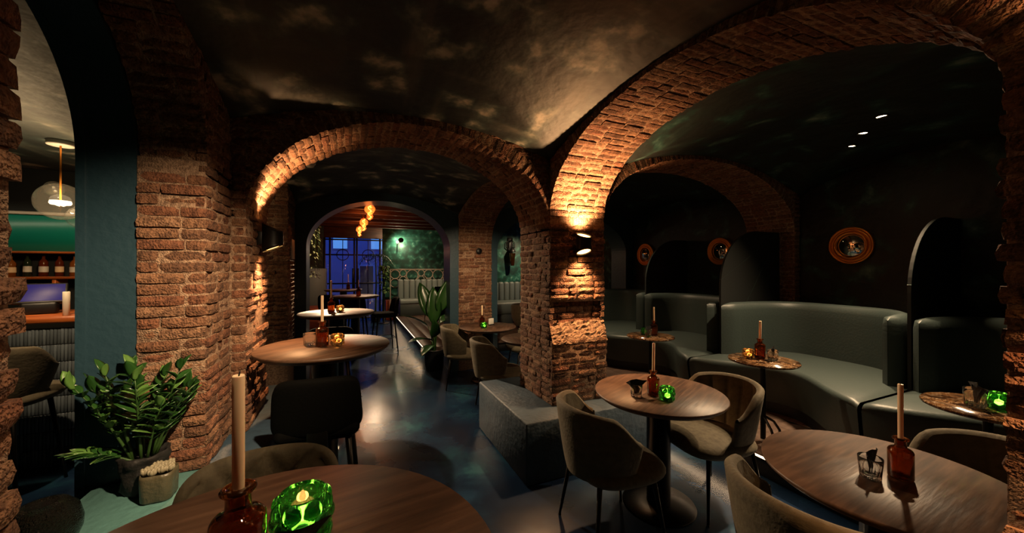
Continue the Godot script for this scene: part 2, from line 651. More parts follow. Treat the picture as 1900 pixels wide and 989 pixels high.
func build_shell() -> void:
	var o := struct("floor", "glossy trowelled floor in blue, teal and black", "floor")
	slab(o, "screed", Vector3(-6.2, -0.12, -12.15), Vector3(5.8, 0.0, 2.4), M.floor)
	o = struct("wall_right", "dark green mural wall behind the long leather bench", "wall")
	slab(o, "plaster", Vector3(4.85, 0, -6.0), Vector3(5.0, 3.1, 2.4), M.mural_dark)
	o = struct("wall_front", "dark painted wall behind the viewer", "wall")
	slab(o, "plaster", Vector3(-6.2, 0, 2.2), Vector3(5.0, 3.1, 2.4), M.mural_dark)
	o = struct("wall_left", "dark painted side wall of the bar room", "wall")
	slab(o, "plaster", Vector3(-6.2, 0, -12.0), Vector3(-6.05, 3.1, 2.4), M.mural_dark)
	o = struct("wall_left", "dark wall beside the long hanging plants", "wall")
	slab(o, "plaster", Vector3(-1.6, 0, -12.0), Vector3(-1.45, 3.1, -5.45), M.mural_dark)
	o = struct("wall_right", "green mural wall with a lantern in the far lounge", "wall")
	slab(o, "plaster", Vector3(3.05, 0.0, -9.2), Vector3(5.8, 3.1, -9.05), M.mural_green)
	slab(o, "side_plaster", Vector3(5.6, 0, -12.0), Vector3(5.8, 3.1, -5.45), M.mural_green)
	o = struct("wall_back", "green cloud mural wall beside the glazed street door", "wall")
	slab(o, "mural", Vector3(0.83, 0, -12.1), Vector3(5.8, 3.1, -11.95), M.mural_green)
	slab(o, "side_plaster", Vector3(-1.6, 0, -12.1), Vector3(-0.78, 3.1, -11.95), M.mural_dark)
	slab(o, "lintel", Vector3(-0.78, 2.45, -12.1), Vector3(0.83, 3.1, -11.95), M.beam)
	# far room ceiling with timber joists
	o = struct("ceiling", "dark timber ceiling with joists over the filament bulbs", "ceiling")
	slab(o, "boards", Vector3(-1.6, 2.92, -12.0), Vector3(5.8, 3.05, -6.03), M.beam)
	for k in 8:
		var z := -6.45 - 0.72 * k
		slab(o, "joist", Vector3(-1.45, 2.74, z - 0.07), Vector3(5.6, 2.92, z + 0.07), M.beam, 0.01)
	o = struct("ceiling", "painted cloud ceiling over the bar room", "ceiling")
	slab(o, "painted_plaster", Vector3(-6.1, 2.6, -5.6), Vector3(-1.1, 2.75, 2.3), M.clouds)
	o = struct("ceiling", "roof slab over the whole cellar", "ceiling")
	slab(o, "slab", Vector3(-6.2, 3.1, -12.2), Vector3(5.8, 3.25, 2.4), M.black)
	# platforms
	o = struct("platform", "raised timber platform with light strip under the leather bench", "platform")
	for k in 10:
		slab(o, "plank", Vector3(2.77 + 0.208 * k, 0.165, -5.4), Vector3(2.77 + 0.208 * k + 0.204, 0.2, 0.9), M.deck, 0.003)
	slab(o, "riser", Vector3(2.84, 0, -5.38), Vector3(4.85, 0.165, 0.88), M.black)
	o = struct("platform", "raised platform with lit edge below the grey banquette", "platform")
	for k in 16:
		slab(o, "plank", Vector3(1.13 + 0.21 * k, 0.165, -11.4), Vector3(1.13 + 0.21 * k + 0.206, 0.2, -6.35), M.deck, 0.003)
	slab(o, "riser", Vector3(1.20, 0, -11.38), Vector3(4.5, 0.165, -6.4), M.black)
	for a in [[1.124, -11.3, -6.40, "thin light strip under the platform edge below the banquette"], [2.764, -5.3, 0.8, "thin light strip under the edge of the bench platform"]]:
		var s := thing("led_strip", a[3], "light strip", Vector3(a[0], 0.180, (a[1] + a[2]) * 0.5))
		var l: float = a[2] - a[1]
		part(s, "diffuser", rboxm(Vector3(0.008, 0.016, l), 0.003, 1), M.led)
		part(s, "channel", rboxm(Vector3(0.004, 0.020, l), 0.001, 1, Vector3(0.005, 0, 0)), M.metal)
		area(Vector3(a[0] - 0.008, 0.180, (a[1] + a[2]) * 0.5), Vector3(a[0] - 0.30, 0.0, (a[1] + a[2]) * 0.5), Vector3.UP, Vector2(l, 0.012), 0.9 * l / 5.0, Color(1.0, 0.84, 0.66))

func build_brickwork() -> void:
	var X := Vector3.RIGHT
	var Z := Vector3.BACK
	# central pier, its plinth
	var o := struct("brick_pier", "square brick pier with a double-beam wall lamp, on a grey plinth", "pier")
	slab(o, "mortar_bed", Vector3(1.477, 0.455, -3.194), Vector3(2.014, 2.02, -2.668), M.mortar)
	slab(o, "upper_mortar_bed", Vector3(1.477, 1.29, -2.70), Vector3(2.014, 2.02, -2.622), M.mortar)
	slab(o, "lower_mortar_bed", Vector3(1.477, 0.455, -2.70), Vector3(2.014, 0.95, -2.591), M.mortar)
	# the face is hacked back under the lamp and battered out again lower down
	var batter := func(y: float) -> float:
		if y < 0.96:
			return 0.035
		return 0.006 if y > 1.29 else -0.036
	face(o, Vector3(1.471, 0, -2.62), X, Z, 0.549, 0.455, 1.95, 0.053, 0.009, null, batter)
	face(o, Vector3(1.471, 0, -3.2), Z, -X, 0.58, 0.455, 1.93)
	face(o, Vector3(2.02, 0, -2.62), -Z, X, 0.58, 1.144, 1.98)
	var st := new_st()
	st.set_smooth_group(-1)
	var nz := FastNoiseLite.new()
	nz.seed = 4
	nz.frequency = 9.0
	grid(st, 26, 12, func(u: float, v: float) -> Vector3:
		var x := lerpf(1.475, 2.016, u)
		return Vector3(x, 0.955 + 0.17 * v + nz.get_noise_2d(x, v) * 0.02, -2.62 + 0.045 - 0.058 * v + nz.get_noise_2d(x * 2.0, v * 2.0 + 7.0) * 0.016))
	part(o, "rough_mortar_ledge", done(st), M.mortar)
	o = struct("plinth", "grey-blue concrete plinth under the central brick pier", "plinth")
	slab(o, "block", Vector3(1.14, 0, -3.45), Vector3(2.35, 0.455, -2.37), M.concrete, 0.012)
	# arch over the aisle
	o = struct("brick_arch", "brick arch spanning the aisle beside a slanted wall lamp", "arch")
	var c1 := Vector3(0.4455, 1.9, -2.62)
	arch_core(o, c1, X, -Z, 1.0255, 0.68, 0.58, 0.34, 0.536, 3.0, 1.88, M.mortar)
	soffit(o, c1, X, -Z, 1.0255, 0.68, 0.58)
	face(o, Vector3(-0.58, 0, -2.62), X, Z, 2.051, 1.93, 2.62, 0.053, 0.006, spandrel(1.0255, 0.68, 1.9, 0.10, 1.0255))
	# big arch between aisle and lounge
	o = struct("brick_arch", "wide brick arch opening to the leather bench lounge", "arch")
	var c2 := Vector3(1.471, 2.0, -1.485)
	arch_core(o, c2, Z, X, 1.135, 0.64, 0.549, 0.05, 0.55, 3.0, 1.98, M.mortar)
	soffit(o, c2, Z, X, 1.135, 0.64, 0.549)
	face(o, Vector3(1.471, 0, -2.62), Z, -X, 2.27, 2.0, 2.64, 0.053, 0.006, spandrel(1.135, 0.64, 2.0, 0.10, 1.135))
	# near right pier
	o = struct("brick_pier", "rough brick end pier of the wide lounge arch", "pier")
	slab(o, "mortar_bed", Vector3(1.477, 0, -0.344), Vector3(2.014, 2.02, 0.244), M.mortar)
	face(o, Vector3(1.471, 0, -0.35), Z, -X, 0.6, 0.0, 2.62, 0.053, 0.014)
	face(o, Vector3(2.02, 0, -0.35), -X, -Z, 0.549, 1.06, 1.98, 0.053, 0.012)
	# arch between lounge bays
	o = struct("brick_arch", "brick arch inside the lounge reaching the wall pilaster", "arch")
	var c3 := Vector3(3.385, 2.0, -2.62)
	arch_core(o, c3, X, -Z, 1.365, 0.67, 0.58, 0.02, 0.1, 3.0, 1.98, M.mortar)
	soffit(o, c3, X, -Z, 1.365, 0.67, 0.58)
	face(o, Vector3(2.02, 0, -2.62), X, Z, 2.73, 2.0, 2.55, 0.053, 0.006, spandrel(1.365, 0.67, 2.0, 0.10, 1.365))
	o = struct("brick_pier", "brick pilaster standing against the dark mural wall", "pier")
	slab(o, "mortar_bed", Vector3(4.756, 0.2, -3.194), Vector3(4.85, 3.0, -2.626), M.mortar)
	face(o, Vector3(4.75, 0, -3.2), Z, -X, 0.58, 1.0, 2.0)
	face(o, Vector3(4.75, 0, -2.62), X, Z, 0.1, 1.0, 2.5)
	# arch from central pier to the rear pier
	o = struct("brick_arch", "brick arch between central pier and rear pier", "arch")
	var c4 := Vector3(1.471, 1.95, -4.325)
	arch_core(o, c4, Z, X, 1.125, 0.62, 0.549, 0.3, 0.05, 3.0, 1.93, M.mortar)
	soffit(o, c4, Z, X, 1.125, 0.62, 0.549)
	face(o, Vector3(1.471, 0, -5.45), Z, -X, 2.25, 1.95, 2.6, 0.053, 0.006, spandrel(1.125, 0.62, 1.95, 0.10, 1.125))
	o = struct("brick_pier", "rear brick pier with ragged edge behind the small dining tables", "pier")
	slab(o, "mortar_bed", Vector3(1.477, 0, -6.0), Vector3(2.014, 2.02, -5.456), M.mortar)
	face(o, Vector3(1.471, 0, -5.45), X, Z, 0.549, 0.45, 1.95, 0.053, 0.010)
	face(o, Vector3(1.471, 0, -6.03), Z, -X, 0.58, 0.3, 1.95, 0.053, 0.008)
	part(o, "cable_outlet", lathed([Vector2(0, 0), Vector2(0.045, 0.0), Vector2(0.05, 0.006), Vector2(0.046, 0.016), Vector2(0, 0.018)], 16), M.black, Transform3D(Basis(Vector3.RIGHT, PI / 2), Vector3(1.80, 1.83, -5.445)))
	# left pier beside the bar opening
	o = struct("brick_pier", "brick pier beside the teal framed bar opening, on a concrete ledge", "pier")
	slab(o, "mortar_bed", Vector3(-0.92, 0.6, -3.58), Vector3(-0.662, 2.1, -2.246), M.mortar)
	slab(o, "abutment", Vector3(-0.67, 0.6, -3.194), Vector3(-0.586, 1.92, -2.626), M.mortar)
	face(o, Vector3(-0.92, 0, -2.24), X, Z, 0.264, 0.6, 2.05, 0.053, 0.010)
	face(o, Vector3(-0.656, 0, -2.24), -Z, X, 0.38, 0.6, 2.62, 0.053, 0.008)
	face(o, Vector3(-0.656, 0, -2.62), X, Z, 0.076, 0.6, 2.5, 0.053, 0.008)
	face(o, Vector3(-0.58, 0, -2.62), -Z, X, 0.58, 0.6, 1.9, 0.053, 0.013)
	o = struct("brick_arch", "brick arch above the bar opening with teal lining", "arch")
	var c5 := Vector3(-0.656, 2.05, -1.635)
	arch_core(o, c5, Z, -X, 0.625, 0.65, 0.264, 1.3, 0.6, 3.0, 2.03, M.mortar)
	soffit(o, c5, Z, -X, 0.625, 0.65, 0.264)
	face(o, Vector3(-0.656, 0, -2.26), Z, X, 1.25, 2.05, 2.72, 0.053, 0.006, spandrel(0.625, 0.65, 2.05, 0.10, 0.625))
	o = struct("trim_1", "smooth teal painted lining of the bar opening", "trim")
	arch_core(o, Vector3(-0.92, 2.05, -1.635), Z, -X, 0.612, 0.637, 0.17, 1.3, 0.7, 3.0, 0.0, M.teal_paint, "lining", 0.0)
	arch_core(o, Vector3(-1.09, 2.05, -1.635), Z, -X, 0.604, 0.629, 0.03, 1.3, 0.7, 3.0, 0.0, M.teal_paint, "edge_bead", 0.0)
	o = struct("brick_pier", "very rough brick pier close beside the bar opening", "pier")
	slab(o, "mortar_bed", Vector3(-1.1, 0, -1.022), Vector3(-0.600, 3.0, 0.6), M.mortar)
	face(o, Vector3(-0.59, 0, -1.03), Z, X, 0.82, 0.0, 2.75, 0.058, 0.014)
	o = struct("brick_pier", "narrow brick pier with a small white notice", "pier")
	slab(o, "mortar_bed", Vector3(-1.0, 0, -5.44), Vector3(-0.691, 3.0, -4.906), M.mortar)
	face(o, Vector3(-1.0, 0, -4.9), X, Z, 0.315, 0.6, 2.6)
	face(o, Vector3(-0.685, 0, -4.9), -Z, X, 0.55, 0.6, 2.5)
	slab(o, "notice", Vector3(-0.683, 1.68, -5.28), Vector3(-0.668, 1.92, -5.06), M.white, 0.002)
	o = struct("plinth", "pale concrete ledge at the foot of the brick pier by the bar", "plinth")
	slab(o, "block", Vector3(-1.06, 0, -3.6), Vector3(-0.42, 0.6, -2.24), M.concrete, 0.012)
	o = struct("window_sill", "broad teal sill carrying the potted plants at the bar opening", "sill")
	slab(o, "block", Vector3(-1.06, 0, -2.24), Vector3(-0.46, 0.6, -1.0), M.teal_sill, 0.006)
	# painted arches of the rear wall
	o = struct("trim_2", "grey-teal painted arch between the aisle and the beamed room", "trim")
	arch_core(o, Vector3(0.392, 1.85, -5.45), X, -Z, 0.952, 0.66, 0.42, 0.6, 0.135, 3.0, 0.0, M.teal_paint, "painted_wall", 0.0)
	o = struct("trim_3", "teal painted arch between the lounge and the green mural room", "trim")
	arch_core(o, Vector3(3.4, 1.85, -5.45), X, -Z, 1.29, 0.68, 0.42, 0.1, 0.16, 3.0, 0.0, M.teal_paint, "painted_wall", 0.0)
	# vaults
	vault("ceiling", "painted cloud vault over the aisle beside the wide arch", -0.66, 1.48, -2.625, -0.34, 2.45, 0.185, 0.225, M.clouds)
	vault("ceiling", "painted cloud vault over the aisle behind the brick arch", -0.70, 1.48, -5.45, -3.19, 2.38, 0.24, 0.22, M.clouds)
	vault("ceiling", "dark painted vault of the lounge with recessed spotlights", 2.01, 4.86, -2.625, -0.34, 2.42, 0.29, 0.26, M.mural_dark)
	vault("ceiling", "dark painted vault of the lounge behind its brick arch", 2.01, 4.86, -5.45, -3.19, 2.42, 0.29, 0.22, M.mural_dark)
	o = struct("ceiling", "dark ceiling over the near end of the cellar", "ceiling")
	slab(o, "slab", Vector3(-1.1, 2.9, -0.35), Vector3(4.85, 3.0, 2.3), M.black)

# ---------------------------------------------------------------- lamps
func wall_lamp(at: Vector3, turn: float, label: String, up: float, down: float, wide: float) -> void:
	# a black tube with both ends cut on the slant, turned so that +z leaves the wall
	var t := thing("wall_lamp", label, "lamp", at, turn, "double-beam wall lamps")
	var r := 0.062
	var zc := 0.085
	var st := new_st()
	var cut := func(a: float, rad: float, s: float) -> Vector3:
		var z := -rad * sin(a)
		return Vector3(rad * cos(a), s * (0.073 - (z + r) * 0.42 + 0.025), zc + z)
	grid(st, 36, 6, func(u: float, v: float) -> Vector3:
		var a := TAU * u
		return cut.call(a, r, -1.0).lerp(cut.call(a, r, 1.0), v))
	grid(st, 36, 6, func(u: float, v: float) -> Vector3:
		var a := -TAU * u
		return cut.call(a, r - 0.005, -1.0).lerp(cut.call(a, r - 0.005, 1.0), v))
	for s in [-1.0, 1.0]:
		grid(st, 36, 1, func(u: float, v: float) -> Vector3:
			var a: float = TAU * u * -s
			return cut.call(a, r - 0.005 * v, s))
	part(t, "tube", done(st), M.black)
	part(t, "bracket", rboxm(Vector3(0.05, 0.09, 0.04), 0.006, 2, Vector3(0, 0, 0.012)), M.black)
	for s in [-1.0, 1.0]:
		st = new_st()
		for k in 28:
			var a0 := TAU * k / 28.0
			var a1 := TAU * (k + 1) / 28.0
			var sink := Vector3(0, -0.010 * s, 0)
			var p0: Vector3 = cut.call(a0, r - 0.006, s) + sink
			var p1: Vector3 = cut.call(a1, r - 0.006, s) + sink
			var mid: Vector3 = cut.call(0.0, 0.0, s) + sink
			for v in ([mid, p1, p0] if s > 0 else [mid, p0, p1]):
				st.add_vertex(v)
		part(t, "diffuser", done(st), M.lamp_glow)
		var b := Basis(Vector3.UP, deg_to_rad(turn))
		var from := at + b * Vector3(0, s * 0.088, zc + 0.01)
		spot(from, from + b * Vector3(0, s, -0.02), up if s > 0 else down, wide if s > 0 else 50.0, WARM, 0.03, 0.8)

func recessed(at: Vector3, target: Vector3, energy: float, label: String, angle := 40.0) -> void:
	var t := thing("recessed_spotlight", label, "spotlight", at, 0.0, "recessed ceiling spotlights")
	part(t, "trim_ring", lathed([Vector2(0.032, 0.0), Vector2(0.034, -0.004), Vector2(0.044, -0.004), Vector2(0.046, 0.0), Vector2(0.046, 0.03)], 24), M.black)
	part(t, "lens", lathed([Vector2(0.0, 0.002), Vector2(0.033, 0.002)], 24), M.spot_glow)
	spot(at + Vector3(0, -0.02, 0), target, energy, angle, SPOT, 0.03)

func build_lamps() -> void:
	wall_lamp(Vector3(1.745, 1.775, -2.62), 0, "black wall lamp glowing up and down on the central pier", 8.0, 6.0, 62.0)
	wall_lamp(Vector3(2.02, 1.775, -2.91), 90, "black wall lamp on the lounge side of the central pier", 5.5, 2.5, 50.0)
	wall_lamp(Vector3(-0.58, 1.775, -2.90), 90, "slanted black wall lamp on the jamb of the aisle arch", 4.5, 5.0, 44.0)
	wall_lamp(Vector3(1.471, 1.775, -0.06), -90, "black wall lamp on the rough end pier of the wide arch", 7.0, 3.5, 44.0)
	# lounge spots, seen
	recessed(Vector3(3.80, vault_y(2, 3.80, -1.48), -1.48), Vector3(2.5, 0.7, -0.9), 17.0, "brightest of three recessed spotlights in the lounge vault", 50.0)
	recessed(Vector3(4.02, vault_y(2, 4.02, -1.69), -1.69), Vector3(3.6, 0.6, -1.7), 12.0, "middle one of three recessed spotlights in the lounge vault", 45.0)
	recessed(Vector3(4.22, vault_y(2, 4.22, -1.86), -1.86), Vector3(3.4, 0.6, -2.1), 11.0, "recessed spotlight closest to the round gilt mirror", 45.0)
	# others, outside the frame or behind arches, seen by their beams
	recessed(Vector3(0.35, vault_y(0, 0.35, -0.60), -0.60), Vector3(-0.85, 1.1, -2.24), 34.0, "recessed spotlight aimed at the potted plants", 24.0)
	recessed(Vector3(0.05, vault_y(0, 0.05, -0.75), -0.75), Vector3(-0.60, 0.8, -0.85), 5.0, "recessed spotlight aimed at the very rough pier", 24.0)
	recessed(Vector3(3.3, vault_y(3, 3.3, -4.3), -4.3), Vector3(3.2, 0.5, -4.0), 10.0, "recessed spotlight over the rear lounge tables", 50.0)
	recessed(Vector3(1.2, vault_y(1, 1.2, -3.32), -3.32), Vector3(1.75, 0.9, -5.45), 16.0, "recessed spotlight aimed at the rear pier", 30.0)
	recessed(Vector3(-0.55, 2.738, -7.17), Vector3(0.05, 0.8, -3.5), 70.0, "beamed room spotlight shining down the aisle", 30.0)
	recessed(Vector3(0.6, 2.738, -9.33), Vector3(0.3, 0.0, -7.6), 9.0, "beamed room spotlight over the floor by the platform", 45.0)
	recessed(Vector3(2.1, 2.738, -9.33), Vector3(1.7, 0.7, -10.8), 12.0, "beamed room spotlight over the grey banquette", 40.0)
	recessed(Vector3(4.2, 2.738, -7.89), Vector3(3.8, 1.2, -9.0), 8.0, "mural room spotlight washing the green mural", 40.0)
	recessed(Vector3(-0.4, 2.738, -8.61), Vector3(-0.9, 1.7, -9.5), 7.0, "beamed room spotlight beside the hanging vines", 36.0)
	# filament bulbs of the far room
	for k in 3:
		var at: Vector3 = [Vector3(0.255, 2.50, -6.55), Vector3(0.21, 2.49, -8.45), Vector3(0.15, 2.50, -10.2)][k]
		var t := thing("filament_bulb", ["large filament bulb hanging closest to the painted arch", "filament bulb hanging second behind the painted arch", "filament bulb hanging closest to the street door"][k], "lamp", at, 0.0, "filament bulbs in a row")
		var prof: Array = [Vector2(0, -0.145)]
		prof += arc(Vector2(0, -0.075), 0.055, -70, 55, 8)
		prof += arc(Vector2(0, 0.05), 0.085, -50, 72, 10)
		prof.append(Vector2(0.022, 0.15))
		var g := mat(Color(0.95, 0.82, 0.62), 0.03)
		g.transparency = BaseMaterial3D.TRANSPARENCY_ALPHA
		g.albedo_color.a = 0.12
		part(t, "glass_bulb", lathed(prof, 24), g)
		part(t, "cap", lathed([Vector2(0.023, 0.135), Vector2(0.026, 0.14), Vector2(0.026, 0.195), Vector2(0.010, 0.20), Vector2(0, 0.205)], 16), M.gold)
		part(t, "cable", tubem([Vector3(0, 0.20, 0), Vector3(0, 0.43, 0)], [0.004], 6), M.black)
		var path: Array = []
		for i in 60:
			var f := i / 59.0
			path.append(Vector3(cos(f * 15.0) * 0.024, lerpf(0.12, -0.12, f), sin(f * 15.0) * 0.024))
		part(t, "filament", tubem(path, [0.006], 5), glow(Color(1.0, 0.50, 0.20), 26.0))
		omni(at, 0.8, Color(1.0, 0.50, 0.22), 0.05)

# ---------------------------------------------------------------- furniture
func round_table(at: Vector3, h: float, r: float, label: String, turn := 0.0, group := "round dark wood tables") -> void:
	var t := thing("round_table", label, "table", at, turn, group)
	var st := new_st()
	var prof: Array = [Vector2(0, h - 0.042), Vector2(r - 0.05, h - 0.042)]
	prof += [Vector2(r - 0.03, h - 0.037), Vector2(r - 0.004, h - 0.016), Vector2(r, h - 0.010), Vector2(r - 0.001, h - 0.004), Vector2(r - 0.004, h), Vector2(0, h)]
	lathe(st, prof, 72)
	part(t, "tabletop", done(st), M.wood)
	part(t, "column", lathed([Vector2(0.075, 0.02), Vector2(0.075, h - 0.06), Vector2(0.11, h - 0.055), Vector2(0.11, h - 0.042)], 32), M.metal)
	part(t, "foot_plate", lathed([Vector2(0.0, 0.001), Vector2(0.228, 0.001), Vector2(0.232, 0.005), Vector2(0.228, 0.013), Vector2(0.08, 0.02), Vector2(0, 0.02)], 48), M.metal)

func marble_table(at: Vector3, label: String) -> void:
	var t := thing("marble_side_table", label, "table", at, 20.0, "small marble side tables")
	part(t, "marble_top", lathed([Vector2(0, 0.628), Vector2(0.232, 0.628), Vector2(0.240, 0.632), Vector2(0.242, 0.640), Vector2(0.238, 0.646), Vector2(0, 0.647)], 64), M.marble)
	part(t, "top_plate", lathed([Vector2(0.0, 0.619), Vector2(0.12, 0.619), Vector2(0.12, 0.628)], 24), M.metal)
	part(t, "column", lathed([Vector2(0.019, 0.02), Vector2(0.019, 0.62)], 20), M.metal)
	for k in 3:
		var a := TAU * k / 3.0 + 0.4
		var d := Vector3(cos(a), 0, sin(a))
		part(t, "leg", tubem([Vector3(0, 0.20, 0) + d * 0.012, Vector3(0, 0.14, 0) + d * 0.12, Vector3(0, 0.06, 0) + d * 0.19, Vector3(0, 0.008, 0) + d * 0.205], [0.010], 8), M.metal)

func leg4(t: Node3D, y: float, spread: float, top: float, r0: float, r1: float, dz := 0.0) -> void:
	for sx in [-1, 1]:
		for sz in [-1, 1]:
			var l := part(t, "leg", tubem([Vector3(sx * top, y, sz * top + dz), Vector3(sx * spread, 0.008, sz * spread + dz)], [r0, r1], 12), M.metal)
			part(l, "glide", lathed([Vector2(0, 0), Vector2(r1 + 0.001, 0), Vector2(r1 + 0.001, 0.012), Vector2(0, 0.013)], 10), M.black, Transform3D(Basis.IDENTITY, Vector3(sx * spread, 0, sz * spread + dz)))

func make_tub(label: String) -> Node3D:
	# velvet tub chair, faces +z
	var t := thing("tub_chair", label, "chair", Vector3.ZERO, 0.0, "olive velvet tub chairs")
	var top := func(a: float) -> float:
		return 0.79 - 0.05 * pow(absf(a) / 1.75, 2.0) - 0.11 * smoothstep(1.2, 1.9, absf(a))
	var pos := func(a: float, f: float, off: float) -> Vector3:
		# a angle from the back (-z), f height fraction
		var y: float = lerpf(0.40, top.call(a), f)
		var rx := lerpf(0.205, 0.285, pow(f, 0.7)) + off
		var rz := lerpf(0.215, 0.275, pow(f, 0.8)) + off
		return Vector3(sin(a) * rx, y, -cos(a) * rz + 0.0)
	var amax := 1.88
	var st := new_st()
	grid(st, 40, 10, func(u: float, v: float) -> Vector3: return pos.call(lerpf(amax, -amax, u), v, 0.0))
	# rim over the top
	grid(st, 40, 5, func(u: float, v: float) -> Vector3:
		var a := lerpf(amax, -amax, u)
		return pos.call(a, 1.0, -0.045 * v) + Vector3(0, 0.016 * sin(PI * v), 0))
	for s in [-1.0, 1.0]:
		grid(st, 4, 10, func(u: float, v: float) -> Vector3:
			var w: float = u if s < 0 else 1.0 - u
			return pos.call(amax * s, v, -0.045 * w) + Vector3(0, 0, 0.016 * sin(PI * w)))
	part(t, "outer_shell", done(st), M.velvet)
	st = new_st()
	grid(st, 96, 10, func(u: float, v: float) -> Vector3:
		var a := lerpf(-amax, amax, u)
		var groove := 0.0
		if absf(a) < 1.3:
			groove = 0.018 * (1.0 - pow(absf(sin(a * 7.25)), 0.45)) * smoothstep(1.3, 1.1, absf(a))
		return pos.call(a, 1.0 - v, -0.045 + groove * smoothstep(0.0, 0.15, v)))
	part(t, "channelled_lining", done(st), M.velvet)
	st = new_st()
	var seat := func(u: float, v: float) -> Vector3:
		var a := TAU * u
		var rr := pow(pow(absf(cos(a)), 3.2) + pow(absf(sin(a)), 3.2), -1.0 / 3.2)
		var prof: Vector2
		var yy := v * 3.0
		if yy < 1.0:
			prof = Vector2(lerpf(0.0, 0.235, yy), 0.385)
		elif yy < 2.0:
			prof = Vector2(0.235 + 0.022 * sin(PI * (yy - 1.0)), lerpf(0.385, 0.455, yy - 1.0))
		else:
			prof = Vector2(lerpf(0.235, 0.0, yy - 2.0), 0.455 + 0.028 * sqrt(1.0 - pow(3.0 - yy, 2.0) * 0.999))
		return Vector3(cos(a) * rr * prof.x * 0.98, prof.y, -sin(a) * rr * prof.x * 1.02 + 0.075)
	grid(st, 48, 21, seat)
	part(t, "seat_cushion", done(st), M.velvet)
	leg4(t, 0.40, 0.225, 0.17, 0.015, 0.008, 0.05)
	return t

func make_stool(label: String, quilted: bool) -> Node3D:
	# counter stool with a curved rounded back, faces +z
	var t := thing("bar_stool", label, "stool", Vector3.ZERO, 0.0, "bar stools at the high tables")
	var m: Material = M.velvet if quilted else M.stool
	var st := new_st()
	var f := func(u: float, v: float, out: float) -> Vector3:
		var x := u * 2.0 - 1.0
		var y := v * 2.0 - 1.0
		# rounded rectangle mapping
		var k := pow(pow(absf(x), 5.0) + pow(absf(y), 5.0), 0.2)
		var mx := maxf(absf(x), absf(y))
		var sx := x * (mx / maxf(k, 0.001))
		var sy := y * (mx / maxf(k, 0.001))
		var rimf := sqrt(maxf(0.0, 1.0 - pow(mx, 8.0)))
		var groove := 0.0
		if quilted and out > 0.0:
			var d1 := absf(fposmod(sx * 1.6 + sy * 1.1, 1.0) - 0.5) * 2.0
			var d2 := absf(fposmod(sx * 1.6 - sy * 1.1, 1.0) - 0.5) * 2.0
			groove = 0.018 * (pow(d1, 7.0) + pow(d2, 7.0)) * smoothstep(1.0, 0.8, mx)
		var ang := sx * 0.62
		var rad := 0.34 + (0.026 * rimf - groove) * -out
		var w := 0.215 - 0.012 * sy
		return Vector3(sin(ang) / 0.581 * w * rad / 0.34, 0.835 + sy * 0.165 + 0.012 * cos(ang * 2.0), 0.14 - cos(ang) * rad - sy * 0.035)
	grid(st, 40, 24, func(u: float, v: float) -> Vector3: return f.call(u, v, 1.0))
	grid(st, 40, 24, func(u: float, v: float) -> Vector3: return f.call(1.0 - u, v, -1.0))
	part(t, "backrest", done(st), m)
	part(t, "seat", rboxm(Vector3(0.41, 0.075, 0.40), 0.036, 4, Vector3(0, 0.70, 0.02)), m)
	part(t, "seat_frame", rboxm(Vector3(0.34, 0.02, 0.33), 0.006, 2, Vector3(0, 0.655, 0.02)), M.metal)
	part(t, "back_bracket", rboxm(Vector3(0.10, 0.16, 0.02), 0.006, 2, Vector3(0, 0.70, -0.185)), M.metal)
	leg4(t, 0.655, 0.205, 0.145, 0.017, 0.011, 0.02)
	var rg := 0.180
	for s in [[-1, -1, 1, -1], [1, -1, 1, 1], [1, 1, -1, 1], [-1, 1, -1, -1]]:
		part(t, "footrest_bar", tubem([Vector3(s[0] * rg, 0.27, s[1] * rg + 0.02), Vector3(s[2] * rg, 0.27, s[3] * rg + 0.02)], [0.007], 8), M.metal)
	return t

